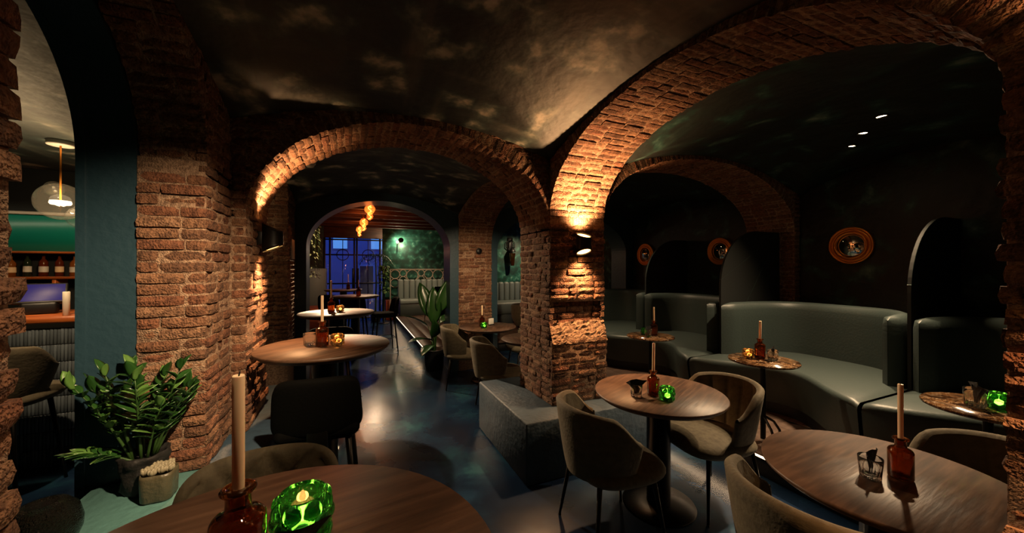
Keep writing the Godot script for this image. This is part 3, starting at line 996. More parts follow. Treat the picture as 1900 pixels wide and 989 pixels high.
func build_tables() -> void:
	var hb := 1.075
	round_table(Vector3(-0.155, 0, -0.66), hb, 0.40, "high round dark wood table carrying a big green bubble glass", 10, "high round tables")
	round_table(Vector3(-0.163, 0, -2.66), hb, 0.395, "high round wood table under the brick aisle arch", 40, "high round tables")
	round_table(Vector3(-0.165, 0, -4.58), hb, 0.395, "high round wood table just before the painted arch", 15, "high round tables")
	round_table(Vector3(0.04, 0, -7.08), hb, 0.40, "high round dark table standing under the filament bulbs", 70, "high round tables")
	round_table(Vector3(-0.20, 0, -9.2), hb, 0.40, "high round table closest to the street door", 70, "high round tables")
	round_table(Vector3(1.874, 0, -1.86), 0.75, 0.413, "round dining table beside the central pier plinth", 25, "round dining tables")
	round_table(Vector3(1.955, 0, -0.755), 0.75, 0.41, "round dining table with dark stained top and tumbler shadow", 5, "round dining tables")
	round_table(Vector3(1.74, 0, -4.87), 0.75, 0.40, "round dining table before the rear brick pier", 60, "round dining tables")
	round_table(Vector3(1.93, 0, -3.86), 0.75, 0.36, "small dining table half hidden by the central pier", 80, "round dining tables")
	for a in [[Vector3(2.99, 0.2, -1.88), "marble side table before the bench with a lit amber glass"], [Vector3(2.93, 0.2, -3.02), "marble side table closest to the central pier"], [Vector3(3.05, 0.2, -0.77), "marble side table beside the rough end pier"]]:
		marble_table(a[0], a[1])
	var c := make_tub("olive tub chair seen from behind beside the central plinth")
	c.position = Vector3(1.365, 0, -1.79)
	c.rotation_degrees.y = 84
	for a in [[Vector3(2.29, 0, -1.76), -98, "olive tub chair with channelled lining facing the dining table"], [Vector3(1.55, 0, -0.80), 80, "olive tub chair with its back to the aisle, away from the plinth"], [Vector3(2.50, 0, -0.60), -94, "olive tub chair between a dining table and a marble side table"], [Vector3(1.43, 0, -3.78), 80, "dark tub chair behind the concrete plinth"], [Vector3(1.33, 0, -4.80), 72, "dark tub chair beside the big-leaved plant"], [Vector3(2.38, 0, -4.85), -95, "tub chair on the far side of the rear dining table"], [Vector3(2.42, 0, -3.86), -90, "tub chair hidden behind the central pier"]]:
		copy(c, "tub_chair", a[0], a[1], a[2])
	var q := make_stool("bar stool with diamond-quilted olive back at the high table with the green glass", true)
	q.position = Vector3(-0.235, 0, -1.14)
	q.rotation_degrees.y = 4
	var s := make_stool("plain black bar stool turned away before the brick arch", false)
	s.position = Vector3(-0.165, 0, -2.355)
	s.rotation_degrees.y = 178
	for a in [[Vector3(-0.20, 0, -4.12), 181, "plain black bar stool before the high table at the painted arch"], [Vector3(0.56, 0, -7.28), -82, "black bar stool standing beside the lit platform edge"], [Vector3(0.05, 0, -7.72), 10, "black bar stool tucked behind the table under the filament bulbs"], [Vector3(-0.42, 0, -8.7), 160, "black bar stool near the street door"]]:
		copy(s, "bar_stool", a[0], a[1], a[2])

# ---------------------------------------------------------------- bench
func build_bench() -> void:
	var walls := [0.10, -1.38, -2.80, -4.22, -5.35]
	var tips := [3.95, 3.95, 3.72, 4.0, 4.0]
	var names := ["dark leather bench section beside the rough end pier", "long dark leather bench section below the large gilt mirror", "dark leather bench section between two dark arched screens", "dark leather bench section at the rear of the lounge"]
	var front := func(z: float) -> float:
		return 3.42 - 0.20 * cos(TAU * (z + 1.38) / 1.42)
	for k in 4:
		var za: float = walls[k] - 0.012
		var zb: float = walls[k + 1] + 0.012
		var t := thing("leather_bench", names[k], "bench", Vector3(0, 0.2, 0), 0.0, "dark green leather bench sections")
		# seat: profile swept along z between the wavy front and the wall
		var st := new_st()
		grid(st, 40, 12, func(u: float, v: float) -> Vector3:
			var z := lerpf(za, zb, u)
			var e := minf(u, 1.0 - u)
			var sink := 0.022 * exp(-e * 55.0)
			var xf: float = front.call(z)
			if v < 0.25:
				return Vector3(lerpf(xf + 0.06, xf + 0.012, v / 0.25), lerpf(0.10, 0.36, v / 0.25), z)
			if v < 0.6:
				var a := (v - 0.25) / 0.35 * PI * 0.5
				return Vector3(xf + 0.06 - cos(a) * 0.048, 0.40 + sin(a) * 0.05 - sink, z)
			return Vector3(lerpf(xf + 0.06, 4.80, (v - 0.6) / 0.4), 0.45 - sink, z))
		part(t, "seat", done(st), M.leather)
		st = new_st()
		grid(st, 40, 1, func(u: float, v: float) -> Vector3:
			var z := lerpf(za, zb, u)
			return Vector3(front.call(z) + 0.07, 0.12 * v, z))
		part(t, "kick_board", done(st), M.black)
		# backrest: a padded wall curving from screen to screen
		var zm := (za + zb) * 0.5
		var hz := (za - zb) * 0.5
		var centre := func(u: float) -> Vector3:
			var a := PI * u
			var xt: float = lerpf(tips[k], tips[k + 1], u)
			var s := sin(a)
			return Vector3(xt - 0.10 + (4.62 - xt) * pow(s, 0.75), 0, zm + (hz - 0.075) * signf(cos(a)) * pow(absf(cos(a)), 0.55))
		var side := func(u: float) -> Vector3:
			var d: Vector3 = centre.call(minf(u + 0.004, 1.0)) - centre.call(maxf(u - 0.004, 0.0))
			return Vector3(d.z, 0, -d.x).normalized()
		st = new_st()
		grid(st, 72, 16, func(u: float, v: float) -> Vector3:
			var c: Vector3 = centre.call(u)
			var n: Vector3 = side.call(u)
			var th := 0.065
			var e := sqrt(clampf(minf(u, 1.0 - u) / 0.02, 0.0, 1.0))
			th *= maxf(e, 0.02)
			if v < 0.4:
				return c - n * th + Vector3(0, lerpf(0.42, 0.95, v / 0.4), 0)
			if v < 0.6:
				var a := (v - 0.4) / 0.2 * PI
				return c - n * th * cos(a) + Vector3(0, 0.95 + 0.05 * sin(a) * maxf(e, 0.3), 0)
			return c + n * th + Vector3(0, lerpf(0.95, 0.42, (v - 0.6) / 0.4), 0))
		part(t, "backrest", done(st), M.leather)
	# screens between the sections
	var i := 0
	for a in [[-1.38, 3.95, 4.85, "dark arched screen standing free of any brick pilaster"], [-2.80, 3.72, 4.75, "dark arched screen standing against the brick pilaster"], [-4.22, 4.0, 4.85, "dark arched screen beside the small rear mirror"]]:
		var t := thing("bench_screen", a[3], "screen", Vector3(0, 0.2, a[0]), 0.0, "arched screens between bench sections")
		var poly := PackedVector2Array()
		var edge: Array = []
		var w := 0.62
		poly.append(Vector2(a[1], 0.40))
		for k in 17:
			var th := PI - PI * 0.5 * k / 16.0
			var p := Vector2(a[1] + w + w * cos(th), 1.80 - 0.62 + 0.62 * sin(th))
			poly.append(p)
		poly.append(Vector2(a[2], 1.80))
		poly.append(Vector2(a[2], 0.40))
		var st := new_st()
		extrude(st, poly, Transform3D(Basis.IDENTITY, Vector3(0, 0, -0.011)), 0.022)
		part(t, "board", done(st), M.panel)
		edge = [Vector3(a[1], 0.4, 0)]
		for k in range(1, 18):
			edge.append(Vector3(poly[k].x, poly[k].y, 0))
		edge.append(Vector3(a[2], 1.80, 0))
		st = new_st()
		for k in edge.size() - 1:
			var p0: Vector3 = edge[k]
			var p1: Vector3 = edge[k + 1]
			var nn := Vector3(-(p1.y - p0.y), p1.x - p0.x, 0).normalized() * 0.003
			var zz := Vector3(0, 0, 0.012)
			quad(st, p0 + nn + zz, p1 + nn + zz, p1 + nn - zz, p0 + nn - zz)
		part(t, "painted_edge", done(st), M.panel_edge)
		i += 1
	# gilt convex mirrors
	for a in [[Vector3(4.85, 1.81, -2.13), "large round convex mirror in a gilt frame above the bench"], [Vector3(4.85, 1.81, -3.64), "round convex gilt mirror half hidden by an arched screen"], [Vector3(4.85, 1.81, -5.10), "small round convex gilt mirror at the rear of the lounge"]]:
		var t := thing("convex_mirror", a[1], "mirror", a[0], -90, "gilt convex mirrors")
		var ring: Array = [Vector2(0.195, 0.0), Vector2(0.197, 0.02)]
		ring += arc(Vector2(0.185, 0.026), 0.012, -10, 170, 6)
		ring += arc(Vector2(0.160, 0.022), 0.012, 20, 170, 5)
		ring += arc(Vector2(0.135, 0.030), 0.014, 10, 190, 6)
		var up := Basis(Vector3.RIGHT, PI / 2)
		part(t, "gilt_frame", lathed(ring, 48), M.gold, Transform3D(up, Vector3.ZERO))
		var dome: Array = []
		for k in 13:
			var f := k / 12.0
			dome.append(Vector2(0.124 * (1.0 - f), 0.018 + 0.032 * (1.0 - pow(1.0 - f, 2.0))))
		part(t, "convex_glass", lathed(dome, 48), M.mirror, Transform3D(up, Vector3.ZERO))

# ---------------------------------------------------------------- table settings
func bottle(at: Vector3, where: String, lean := 0.0, tall := 0.22, has_glow := false) -> void:
	var t := thing("amber_bottle", "amber apothecary bottle used as candle holder " + where, "bottle", at, rng.randf_range(0, 90), "amber bottles")
	var o: Array = [Vector2(0, 0.001), Vector2(0.031, 0.001)]
	o += arc(Vector2(0.031, 0.008), 0.007, -80, 0, 3)
	o += arc(Vector2(0.022, 0.104), 0.016, 0, 68, 5)
	o += [Vector2(0.0185, 0.124), Vector2(0.0175, 0.130), Vector2(0.0175, 0.150)]
	o += arc(Vector2(0.0205, 0.155), 0.0045, -90, 90, 5)
	o += [Vector2(0.0140, 0.160), Vector2(0.0140, 0.128)]
	var inn: Array = arc(Vector2(0.020, 0.102), 0.014, 60, 0, 4)
	inn += [Vector2(0.034, 0.012), Vector2(0.028, 0.007), Vector2(0, 0.007)]
	part(t, "glass", lathed(o + inn, 36), M.amber)
	var c := thing("taper_candle", "unlit ivory taper candle in the amber bottle " + where, "candle", at + Vector3(0, 0.132, 0), 0.0, "ivory taper candles")
	c.rotation_degrees = Vector3(0, 40, lean)
	var wx := part(c, "wax", lathed([Vector2(0, 0), Vector2(0.0080, 0.0), Vector2(0.0084, 0.02), Vector2(0.0086, tall), Vector2(0.0076, tall + 0.002), Vector2(0.0045, tall - 0.001), Vector2(0.0, tall - 0.002)], 20), M.wax)
	part(wx, "wick", tubem([Vector3(0, tall - 0.002, 0), Vector3(0.002, tall + 0.008, 0)], [0.0012], 5), M.black)

func bubble_glass(at: Vector3, m: Material, where: String, scale_ := 1.0, lit := true) -> void:
	var kind := "green" if m == M.green else "amber tinted"
	var t := thing("tealight_glass", kind + " bubble glass with a tealight " + where, "candle holder", at, rng.randf_range(0, 90), "bubble tealight glasses")
	t.scale = Vector3.ONE * scale_
	var o: Array = [Vector2(0, 0.001), Vector2(0.026, 0.001)]
	for k in 25:
		var y := 0.003 + 0.070 * k / 24.0
		o.append(Vector2(0.0335 + 0.0035 * sin(PI * k / 24.0), y))
	o += [Vector2(0.0325, 0.0745), Vector2(0.031, 0.073)]
	for k in 6:
		o.append(Vector2(0.0298, lerpf(0.070, 0.012, k / 5.0)))
	o += [Vector2(0.024, 0.009), Vector2(0, 0.008)]
	# rows of round bosses, staggered
	var boss := func(a: float, y: float) -> float:
		var b := 0.0
		for row in 3:
			var yc := 0.015 + 0.022 * row
			var s := fposmod(a / TAU * 8.0 + 0.5 * (row % 2), 1.0) - 0.5
			var d := Vector2(s * TAU / 8.0 * 0.036, y - yc).length()
			b = maxf(b, sqrt(maxf(0.0, 1.0 - pow(d / 0.0125, 2.0))))
		return b * 0.008
	var outer := new_st()
	var cut := 27
	lathe(outer, o.slice(0, cut + 1), 80, Vector3.ZERO, boss)
	lathe(outer, o.slice(cut), 80)
	part(t, "glass", done(outer), m)
	var wx := part(t, "wax", lathed([Vector2(0, 0.0105), Vector2(0.0185, 0.0105), Vector2(0.019, 0.026), Vector2(0.017, 0.025), Vector2(0, 0.024)], 20), M.white_wax)
	if lit:
		part(wx, "flame", lathed([Vector2(0, 0.026), Vector2(0.0035, 0.029), Vector2(0.005, 0.034), Vector2(0.0035, 0.042), Vector2(0.0012, 0.049), Vector2(0, 0.052)], 12), M.flame)
		omni(at + Vector3(0, 0.036 * scale_, 0), 0.022, Color(1.0, 0.66, 0.32), 0.004)

func tumbler(at: Vector3, where: String, cards := true, scale_ := 1.0) -> void:
	var t := thing("glass_tumbler", "faceted clear tumbler " + where, "glass", at, rng.randf_range(0, 36), "faceted tumblers")
	t.scale = Vector3.ONE * scale_
	var o: Array = [Vector2(0, 0.001), Vector2(0.030, 0.001), Vector2(0.033, 0.004), Vector2(0.0350, 0.03), Vector2(0.0375, 0.058), Vector2(0.0385, 0.080), Vector2(0.0375, 0.0815), Vector2(0.0362, 0.080), Vector2(0.0345, 0.056), Vector2(0.031, 0.020), Vector2(0.027, 0.015), Vector2(0, 0.014)]
	var facet := func(a: float, y: float) -> float:
		if y > 0.057 or y < 0.003:
			return 0.0
		return -0.0028 * pow(absf(sin(a * 6.0)), 0.6)
	var st := new_st()
	lathe(st, o.slice(0, 7), 72, Vector3.ZERO, facet)
	lathe(st, o.slice(6), 72)
	part(t, "glass", done(st), M.clear)
	if cards:
		var k := thing("folded_napkin", "black folded napkin stuffed into the tumbler " + where, "napkin", at + Vector3(0, 0.017, 0), rng.randf_range(-20, 40), "black folded napkins")
		k.scale = Vector3.ONE * scale_
		st = new_st()
		grid(st, 14, 12, func(u: float, v: float) -> Vector3:
			var x := (u - 0.5)
			var w := lerpf(0.030, 0.16, v * v)
			return Vector3(x * w, v * 0.096 - absf(x) * 0.03 * v, 0.008 * sin(x * 9.0) * v + 0.006))
		grid(st, 14, 12, func(u: float, v: float) -> Vector3:
			var x := (0.5 - u)
			var w := lerpf(0.030, 0.115, v * v)
			return Vector3(x * w, v * 0.078, -0.008 * cos(x * 7.0) * v - 0.004))
		part(k, "cloth", done(st), M.bag)

func build_settings() -> void:
	var hb := 1.0765
	bottle(Vector3(-0.165, hb, -0.70), "on the high table beside the teal sill", 0.0, 0.20)
	bubble_glass(Vector3(-0.085, hb, -0.775), M.green, "on the high table beside the teal sill", 1.2)
	tumbler(Vector3(-0.105, hb, -0.64), "on the high table beside the teal sill")
	bottle(Vector3(-0.18, hb, -2.63), "on the high table under the aisle arch", 0.0, 0.19)
	bubble_glass(Vector3(-0.092, hb, -2.62), M.honey, "on the high table under the aisle arch")
	tumbler(Vector3(-0.255, hb, -2.68), "on the high table under the aisle arch", false)
	bottle(Vector3(-0.225, hb, -4.60), "on the high table before the painted arch", 0.0, 0.22)
	bubble_glass(Vector3(-0.135, hb, -4.58), M.honey, "on the high table before the painted arch")
	bottle(Vector3(0.09, hb, -6.98), "on the high table under the filament bulbs", 0.0, 0.15)
	bottle(Vector3(-0.10, hb, -9.1), "on the high table by the street door", 0.0, 0.21)
	bottle(Vector3(1.785, 0.7515, -1.815), "on the dining table by the plinth", -8.0, 0.20)
	bubble_glass(Vector3(1.798, 0.7515, -1.715), M.green, "on the dining table by the plinth", 1.12)
	tumbler(Vector3(1.668, 0.7515, -1.842), "on the dining table by the plinth")
	bottle(Vector3(1.975, 0.7515, -0.715), "on the dining table away from the plinth", 0.0, 0.235)
	tumbler(Vector3(1.872, 0.7515, -0.765), "on the dining table away from the plinth")
	bottle(Vector3(1.66, 0.7515, -4.88), "on the rear dining table", 0.0, 0.16)
	bubble_glass(Vector3(1.64, 0.7515, -4.745), M.green, "on the rear dining table")
	var t := thing("card_stand", "small white card stand on the rear dining table", "card", Vector3(1.82, 0.7515, -4.95), 20)
	part(t, "card", rboxm(Vector3(0.09, 0.09, 0.012), 0.003, 2, Vector3(0, 0.05, 0)), M.white)
	part(t, "base", rboxm(Vector3(0.09, 0.012, 0.05), 0.004, 2, Vector3(0, 0.006, 0)), M.black)
	var hm := 0.8475
	bottle(Vector3(3.00, hm, -1.91), "on the marble table before the bench", 6.0, 0.17)
	bubble_glass(Vector3(2.925, hm, -1.955), M.honey, "on the marble table before the bench")
	tumbler(Vector3(3.03, hm, -1.83), "on the marble table before the bench")
	bottle(Vector3(2.97, hm, -3.01), "on the marble table by the central pier", 0.0, 0.17)
	bubble_glass(Vector3(2.905, hm, -3.075), M.green, "on the marble table by the central pier", 1.0, false)
	tumbler(Vector3(2.865, hm, -2.985), "on the marble table by the central pier")
	tumbler(Vector3(3.005, hm, -0.80), "on the marble table by the rough pier", true, 1.15)
	bubble_glass(Vector3(3.075, hm, -0.74), M.green, "on the marble table by the rough pier", 1.1)

# ---------------------------------------------------------------- plants
func leaf_mesh(l: float, w: float, fold: float, droop: float) -> ArrayMesh:
	# a leaf along +z with its base at the origin, two-sided with a little thickness at the rib
	var st := new_st()
	var f := func(u: float, v: float, y: float) -> Vector3:
		var x := u * 2.0 - 1.0
		var ww := w * 0.5 * pow(sin(PI * clampf(v, 0.0, 1.0)), 0.7) * (1.0 - 0.25 * v)
		return Vector3(x * ww, absf(x) * fold * ww - droop * v * v * l + y * (1.0 - x * x), v * l)
	grid(st, 4, 8, func(u: float, v: float) -> Vector3: return f.call(1.0 - u, v, 0.0012))
	grid(st, 4, 8, func(u: float, v: float) -> Vector3: return f.call(u, v, -0.0012))
	return done(st)

func aim(d: Vector3, up := Vector3.UP) -> Basis:
	var z := d.normalized()
	var x := up.cross(z).normalized()
	return Basis(x, z.cross(x), z)

func build_plants() -> void:
	# arum-like plant with glossy leaflets in a black fabric pot, on the teal sill
	var p0 := Vector3(-0.845, 0.602, -2.135)
	var t := thing("potted_plant", "glossy dark green leafy plant in a black cloth pot", "plant", p0)
	t.scale = Vector3.ONE * 1.04
	var wr := func(a: float, y: float) -> float:
		return 0.005 * sin(a * 7.0 + y * 55.0) + 0.005 * sin(a * 3.0 - y * 90.0)
	part(t, "cloth_pot", lathed([Vector2(0, 0), Vector2(0.062, 0.0), Vector2(0.070, 0.02), Vector2(0.070, 0.06), Vector2(0.076, 0.09), Vector2(0.072, 0.115), Vector2(0.080, 0.135), Vector2(0.082, 0.155), Vector2(0.075, 0.158), Vector2(0.068, 0.140), Vector2(0, 0.138)], 40, wr), M.bag)
	var lf := [leaf_mesh(0.085, 0.045, 0.35, 0.12), leaf_mesh(0.075, 0.042, 0.3, 0.2), leaf_mesh(0.062, 0.036, 0.4, 0.1)]
	for s in 17:
		var a := TAU * s / 17.0 * 2.618 + 0.5
		var lean := rng.randf_range(0.08, 0.40)
		var l := rng.randf_range(0.27, 0.42)
		var d := Vector3(cos(a) * lean + 0.02, 1.0, sin(a) * lean * 0.45 + 0.10).normalized()
		if s == 3 or s == 8:
			d = Vector3(-0.85, 0.5, 0.25 if s == 3 else -0.05).normalized()
			l = 0.17
		var base := Vector3(cos(a) * 0.035, 0.13, sin(a) * 0.035)
		var bend := Vector3(d.x, 0.0, d.z) * (0.09 if s != 3 and s != 8 else 0.0)
		var path: Array = []
		for k in 7:
			var f := k / 6.0
			path.append(base + d * l * f + bend * f * f - Vector3(0, 0.03 * f * f, 0))
		part(t, "stalk", tubem(path, [0.006, 0.0055, 0.005, 0.004, 0.003, 0.0025, 0.002], 6), M.stem)
		for k in 7:
			for side in [-1.0, 1.0]:
				var f := 0.34 + 0.66 * k / 6.0 + (0.03 if side > 0 else 0.0)
				var at := base + d * l * f + bend * f * f - Vector3(0, 0.03 * f * f, 0)
				var across: Vector3 = d.cross(Vector3.UP).normalized() * side
				var dir: Vector3 = (across * 0.85 + d * 0.75 + Vector3(0, rng.randf_range(-0.1, 0.25), 0)).normalized()
				if k == 6:
					dir = (across * 0.25 + d).normalized()
				var o := part(t, "leaf", lf[rng.randi() % 3], M.leaf if rng.randf() < 0.75 else M.leaf_pale, Transform3D(aim(dir, Vector3(rng.randf_range(-0.4, 0.4), 1, rng.randf_range(-0.4, 0.4))), at))
				o.scale = Vector3.ONE * rng.randf_range(0.8, 1.1)
	# succulents in a glazed pot
	t = thing("succulent_pot", "pale succulents in a square-shouldered glazed clay pot", "plant", Vector3(-0.755, 0.602, -2.03))
	var sq := func(a: float, y: float) -> float:
		return 0.006 * cos(a * 4.0 + PI)
	part(t, "clay_pot", lathed([Vector2(0, 0), Vector2(0.050, 0.0), Vector2(0.057, 0.008), Vector2(0.060, 0.10), Vector2(0.058, 0.115), Vector2(0.054, 0.115), Vector2(0.053, 0.10), Vector2(0, 0.098)], 40, sq), M.glaze)
	var sl := new_st()
	lathe(sl, [Vector2(0, 0), Vector2(0.006, 0.004), Vector2(0.0095, 0.016), Vector2(0.0085, 0.026), Vector2(0.003, 0.033), Vector2(0, 0.034)], 8)
	var slm := done(sl)
	for r in 11:
		var ca := TAU * r * 0.381966
		var cr := 0.046 * sqrt(r / 10.0)
		var c := Vector3(cos(ca) * cr, 0.108, sin(ca) * cr)
		for k in 7:
			var a := TAU * k / 7.0 + r
			var d := Vector3(cos(a) * 0.55, 1.0, sin(a) * 0.55) if k > 0 else Vector3(0.05, 1, 0)
			part(t, "fleshy_leaf", slm, M.succulent, Transform3D(Basis(Quaternion(Vector3.UP, d.normalized())).scaled(Vector3.ONE * 0.95), c))
	# mercury glass vase near the rough pier
	t = thing("glass_vase", "round speckled dark glass vase on the teal sill", "vase", Vector3(-0.965, 0.602, -1.77))
	var vm := bumpy(tri(mat(Color(0.14, 0.135, 0.12), 0.08, 0.8), 3.0), normal_of(noise_image(512, 512, 0.09, 3, 70), 14.0), 1.6)
	part(t, "body", lathed([Vector2(0, 0), Vector2(0.05, 0.002), Vector2(0.078, 0.025), Vector2(0.094, 0.07), Vector2(0.096, 0.10), Vector2(0.086, 0.145), Vector2(0.062, 0.174), Vector2(0.04, 0.18), Vector2(0.035, 0.175), Vector2(0, 0.165)], 48), vm)
	# big-leaved plant at the end of the far platform
	var p1 := Vector3(1.16, 0.0, -5.72)
	t = thing("potted_plant", "tall broad-leaved plant in a black pot by the platform", "plant", p1)
	part(t, "pot", lathed([Vector2(0, 0), Vector2(0.13, 0.0), Vector2(0.14, 0.02), Vector2(0.155, 0.30), Vector2(0.158, 0.31), Vector2(0.145, 0.31), Vector2(0.14, 0.27), Vector2(0, 0.265)], 32), M.black)
	var big := leaf_mesh(0.60, 0.27, 0.35, 0.12)
	var mid := leaf_mesh(0.46, 0.19, 0.3, 0.25)
	for a in [[Vector3(0.34, 1.0, 0.1), 0.60, big, 0], [Vector3(-0.02, 1.0, 0.05), 0.42, big, 0], [Vector3(-0.28, 1.0, -0.1), 0.52, big, 0], [Vector3(-0.75, 0.6, 0.1), 0.42, mid, 1], [Vector3(-0.6, 0.25, 0.4), 0.20, mid, 1], [Vector3(-0.5, 0.1, 0.8), 0.12, mid, 1], [Vector3(0.6, 0.6, -0.3), 0.45, mid, 0], [Vector3(-0.1, 0.5, 0.8), 0.25, mid, 0]]:
		var d: Vector3 = a[0].normalized()
		var tip: Vector3 = Vector3(0, 0.26, 0) + Vector3(d.x * 0.3, 1.0, d.z * 0.3).normalized() * a[1]
		part(t, "stalk", tubem([Vector3(d.x * 0.03, 0.26, d.z * 0.03), tip * Vector3(0.7, 1, 0.7) * 0.6 + Vector3(0, 0.1, 0), tip], [0.011, 0.009, 0.006], 8), M.stem)
		part(t, "leaf", a[2], M.leaf, Transform3D(aim(d, Vector3(0, 0.25, 1.0) if a[3] == 0 else Vector3.UP), tip))
	# trailing plants of the far room
	var tiny := leaf_mesh(0.06, 0.034, 0.3, 0.2)
	for a in [[Vector3(-0.86, 2.62, -9.4), 1.3, 0.17, "long trailing plant hanging from the ceiling joists", M.leaf_dry, 150, 0.30], [Vector3(0.80, 1.60, -10.9), 0.75, 0.16, "bushy trailing plant on a stand before the green mural", M.leaf_pale, 170, 0.0]]:
		t = thing("trailing_plant", a[3], "plant", a[0])
		part(t, "basket", lathed([Vector2(0, -0.12), Vector2(0.08, -0.12), Vector2(0.11, 0.0), Vector2(0.10, 0.0), Vector2(0, -0.02)], 20), M.black)
		if a[6] > 0.0:
			part(t, "cord", tubem([Vector3(0, -0.02, 0), Vector3(0, a[6], 0)], [0.004], 6), M.black)
		for s in 12:
			var an := TAU * s / 12.0
			var dd := Vector3(cos(an), 0, sin(an))
			var ln: float = a[1] * rng.randf_range(0.45, 1.0)
			part(t, "vine", tubem([Vector3(0, -0.02, 0), dd * a[2] * 0.7 + Vector3(0, 0.03, 0), dd * a[2] + Vector3(0, -ln * 0.4, 0), dd * a[2] * 0.9 + Vector3(0, -ln, 0)], [0.003], 5), M.stem)
		for k in a[5]:
			var an := rng.randf() * TAU
			var dd := Vector3(cos(an), 0, sin(an))
			var f := pow(rng.randf(), 1.2)
			part(t, "leaf", tiny, a[4], Transform3D(aim(dd + Vector3(0, -0.6, 0)).scaled(Vector3.ONE * rng.randf_range(0.8, 1.5)), dd * a[2] * rng.randf_range(0.55, 1.0) + Vector3(0, 0.04 - f * a[1], 0)))
	t = thing("plant_stand", "slim dark stand under the bushy trailing plant", "stand", Vector3(0.80, 0.0, -10.9))
	part(t, "column", lathed([Vector2(0.03, 0.02), Vector2(0.03, 1.47), Vector2(0.10, 1.475), Vector2(0.10, 1.48), Vector2(0, 1.48)], 16), M.black)
	part(t, "base", lathed([Vector2(0, 0.0), Vector2(0.14, 0.0), Vector2(0.14, 0.02), Vector2(0, 0.022)], 24), M.black)
	# palm beside the door
	t = thing("potted_palm", "arching dark palm beside the street door", "plant", Vector3(0.60, 0.0, -11.35))
	part(t, "pot", lathed([Vector2(0, 0), Vector2(0.12, 0), Vector2(0.15, 0.30), Vector2(0.14, 0.30), Vector2(0, 0.27)], 24), M.black)
	part(t, "trunk", tubem([Vector3(0, 0.25, 0), Vector3(0.02, 1.2, 0), Vector3(0, 1.9, 0)], [0.025, 0.02, 0.015], 8), M.stem)
	var blade := leaf_mesh(0.20, 0.022, 0.2, 0.3)
	for s in 9:
		var an := TAU * s / 9.0
		var dd := Vector3(cos(an), 0, sin(an))
		var path: Array = []
		for k in 8:
			var f := k / 7.0
			path.append(Vector3(0, 1.9, 0) + dd * 0.42 * f + Vector3(0, 0.38 * f - 0.55 * f * f, 0))
		part(t, "frond_rib", tubem(path, [0.004], 5), M.stem)
		for k in range(2, 8):
			for side in [-1.0, 1.0]:
				part(t, "frond_blade", blade, M.leaf, Transform3D(aim(dd.cross(Vector3.UP) * side + dd * 0.6 + Vector3(0, -0.35, 0)), path[k]))

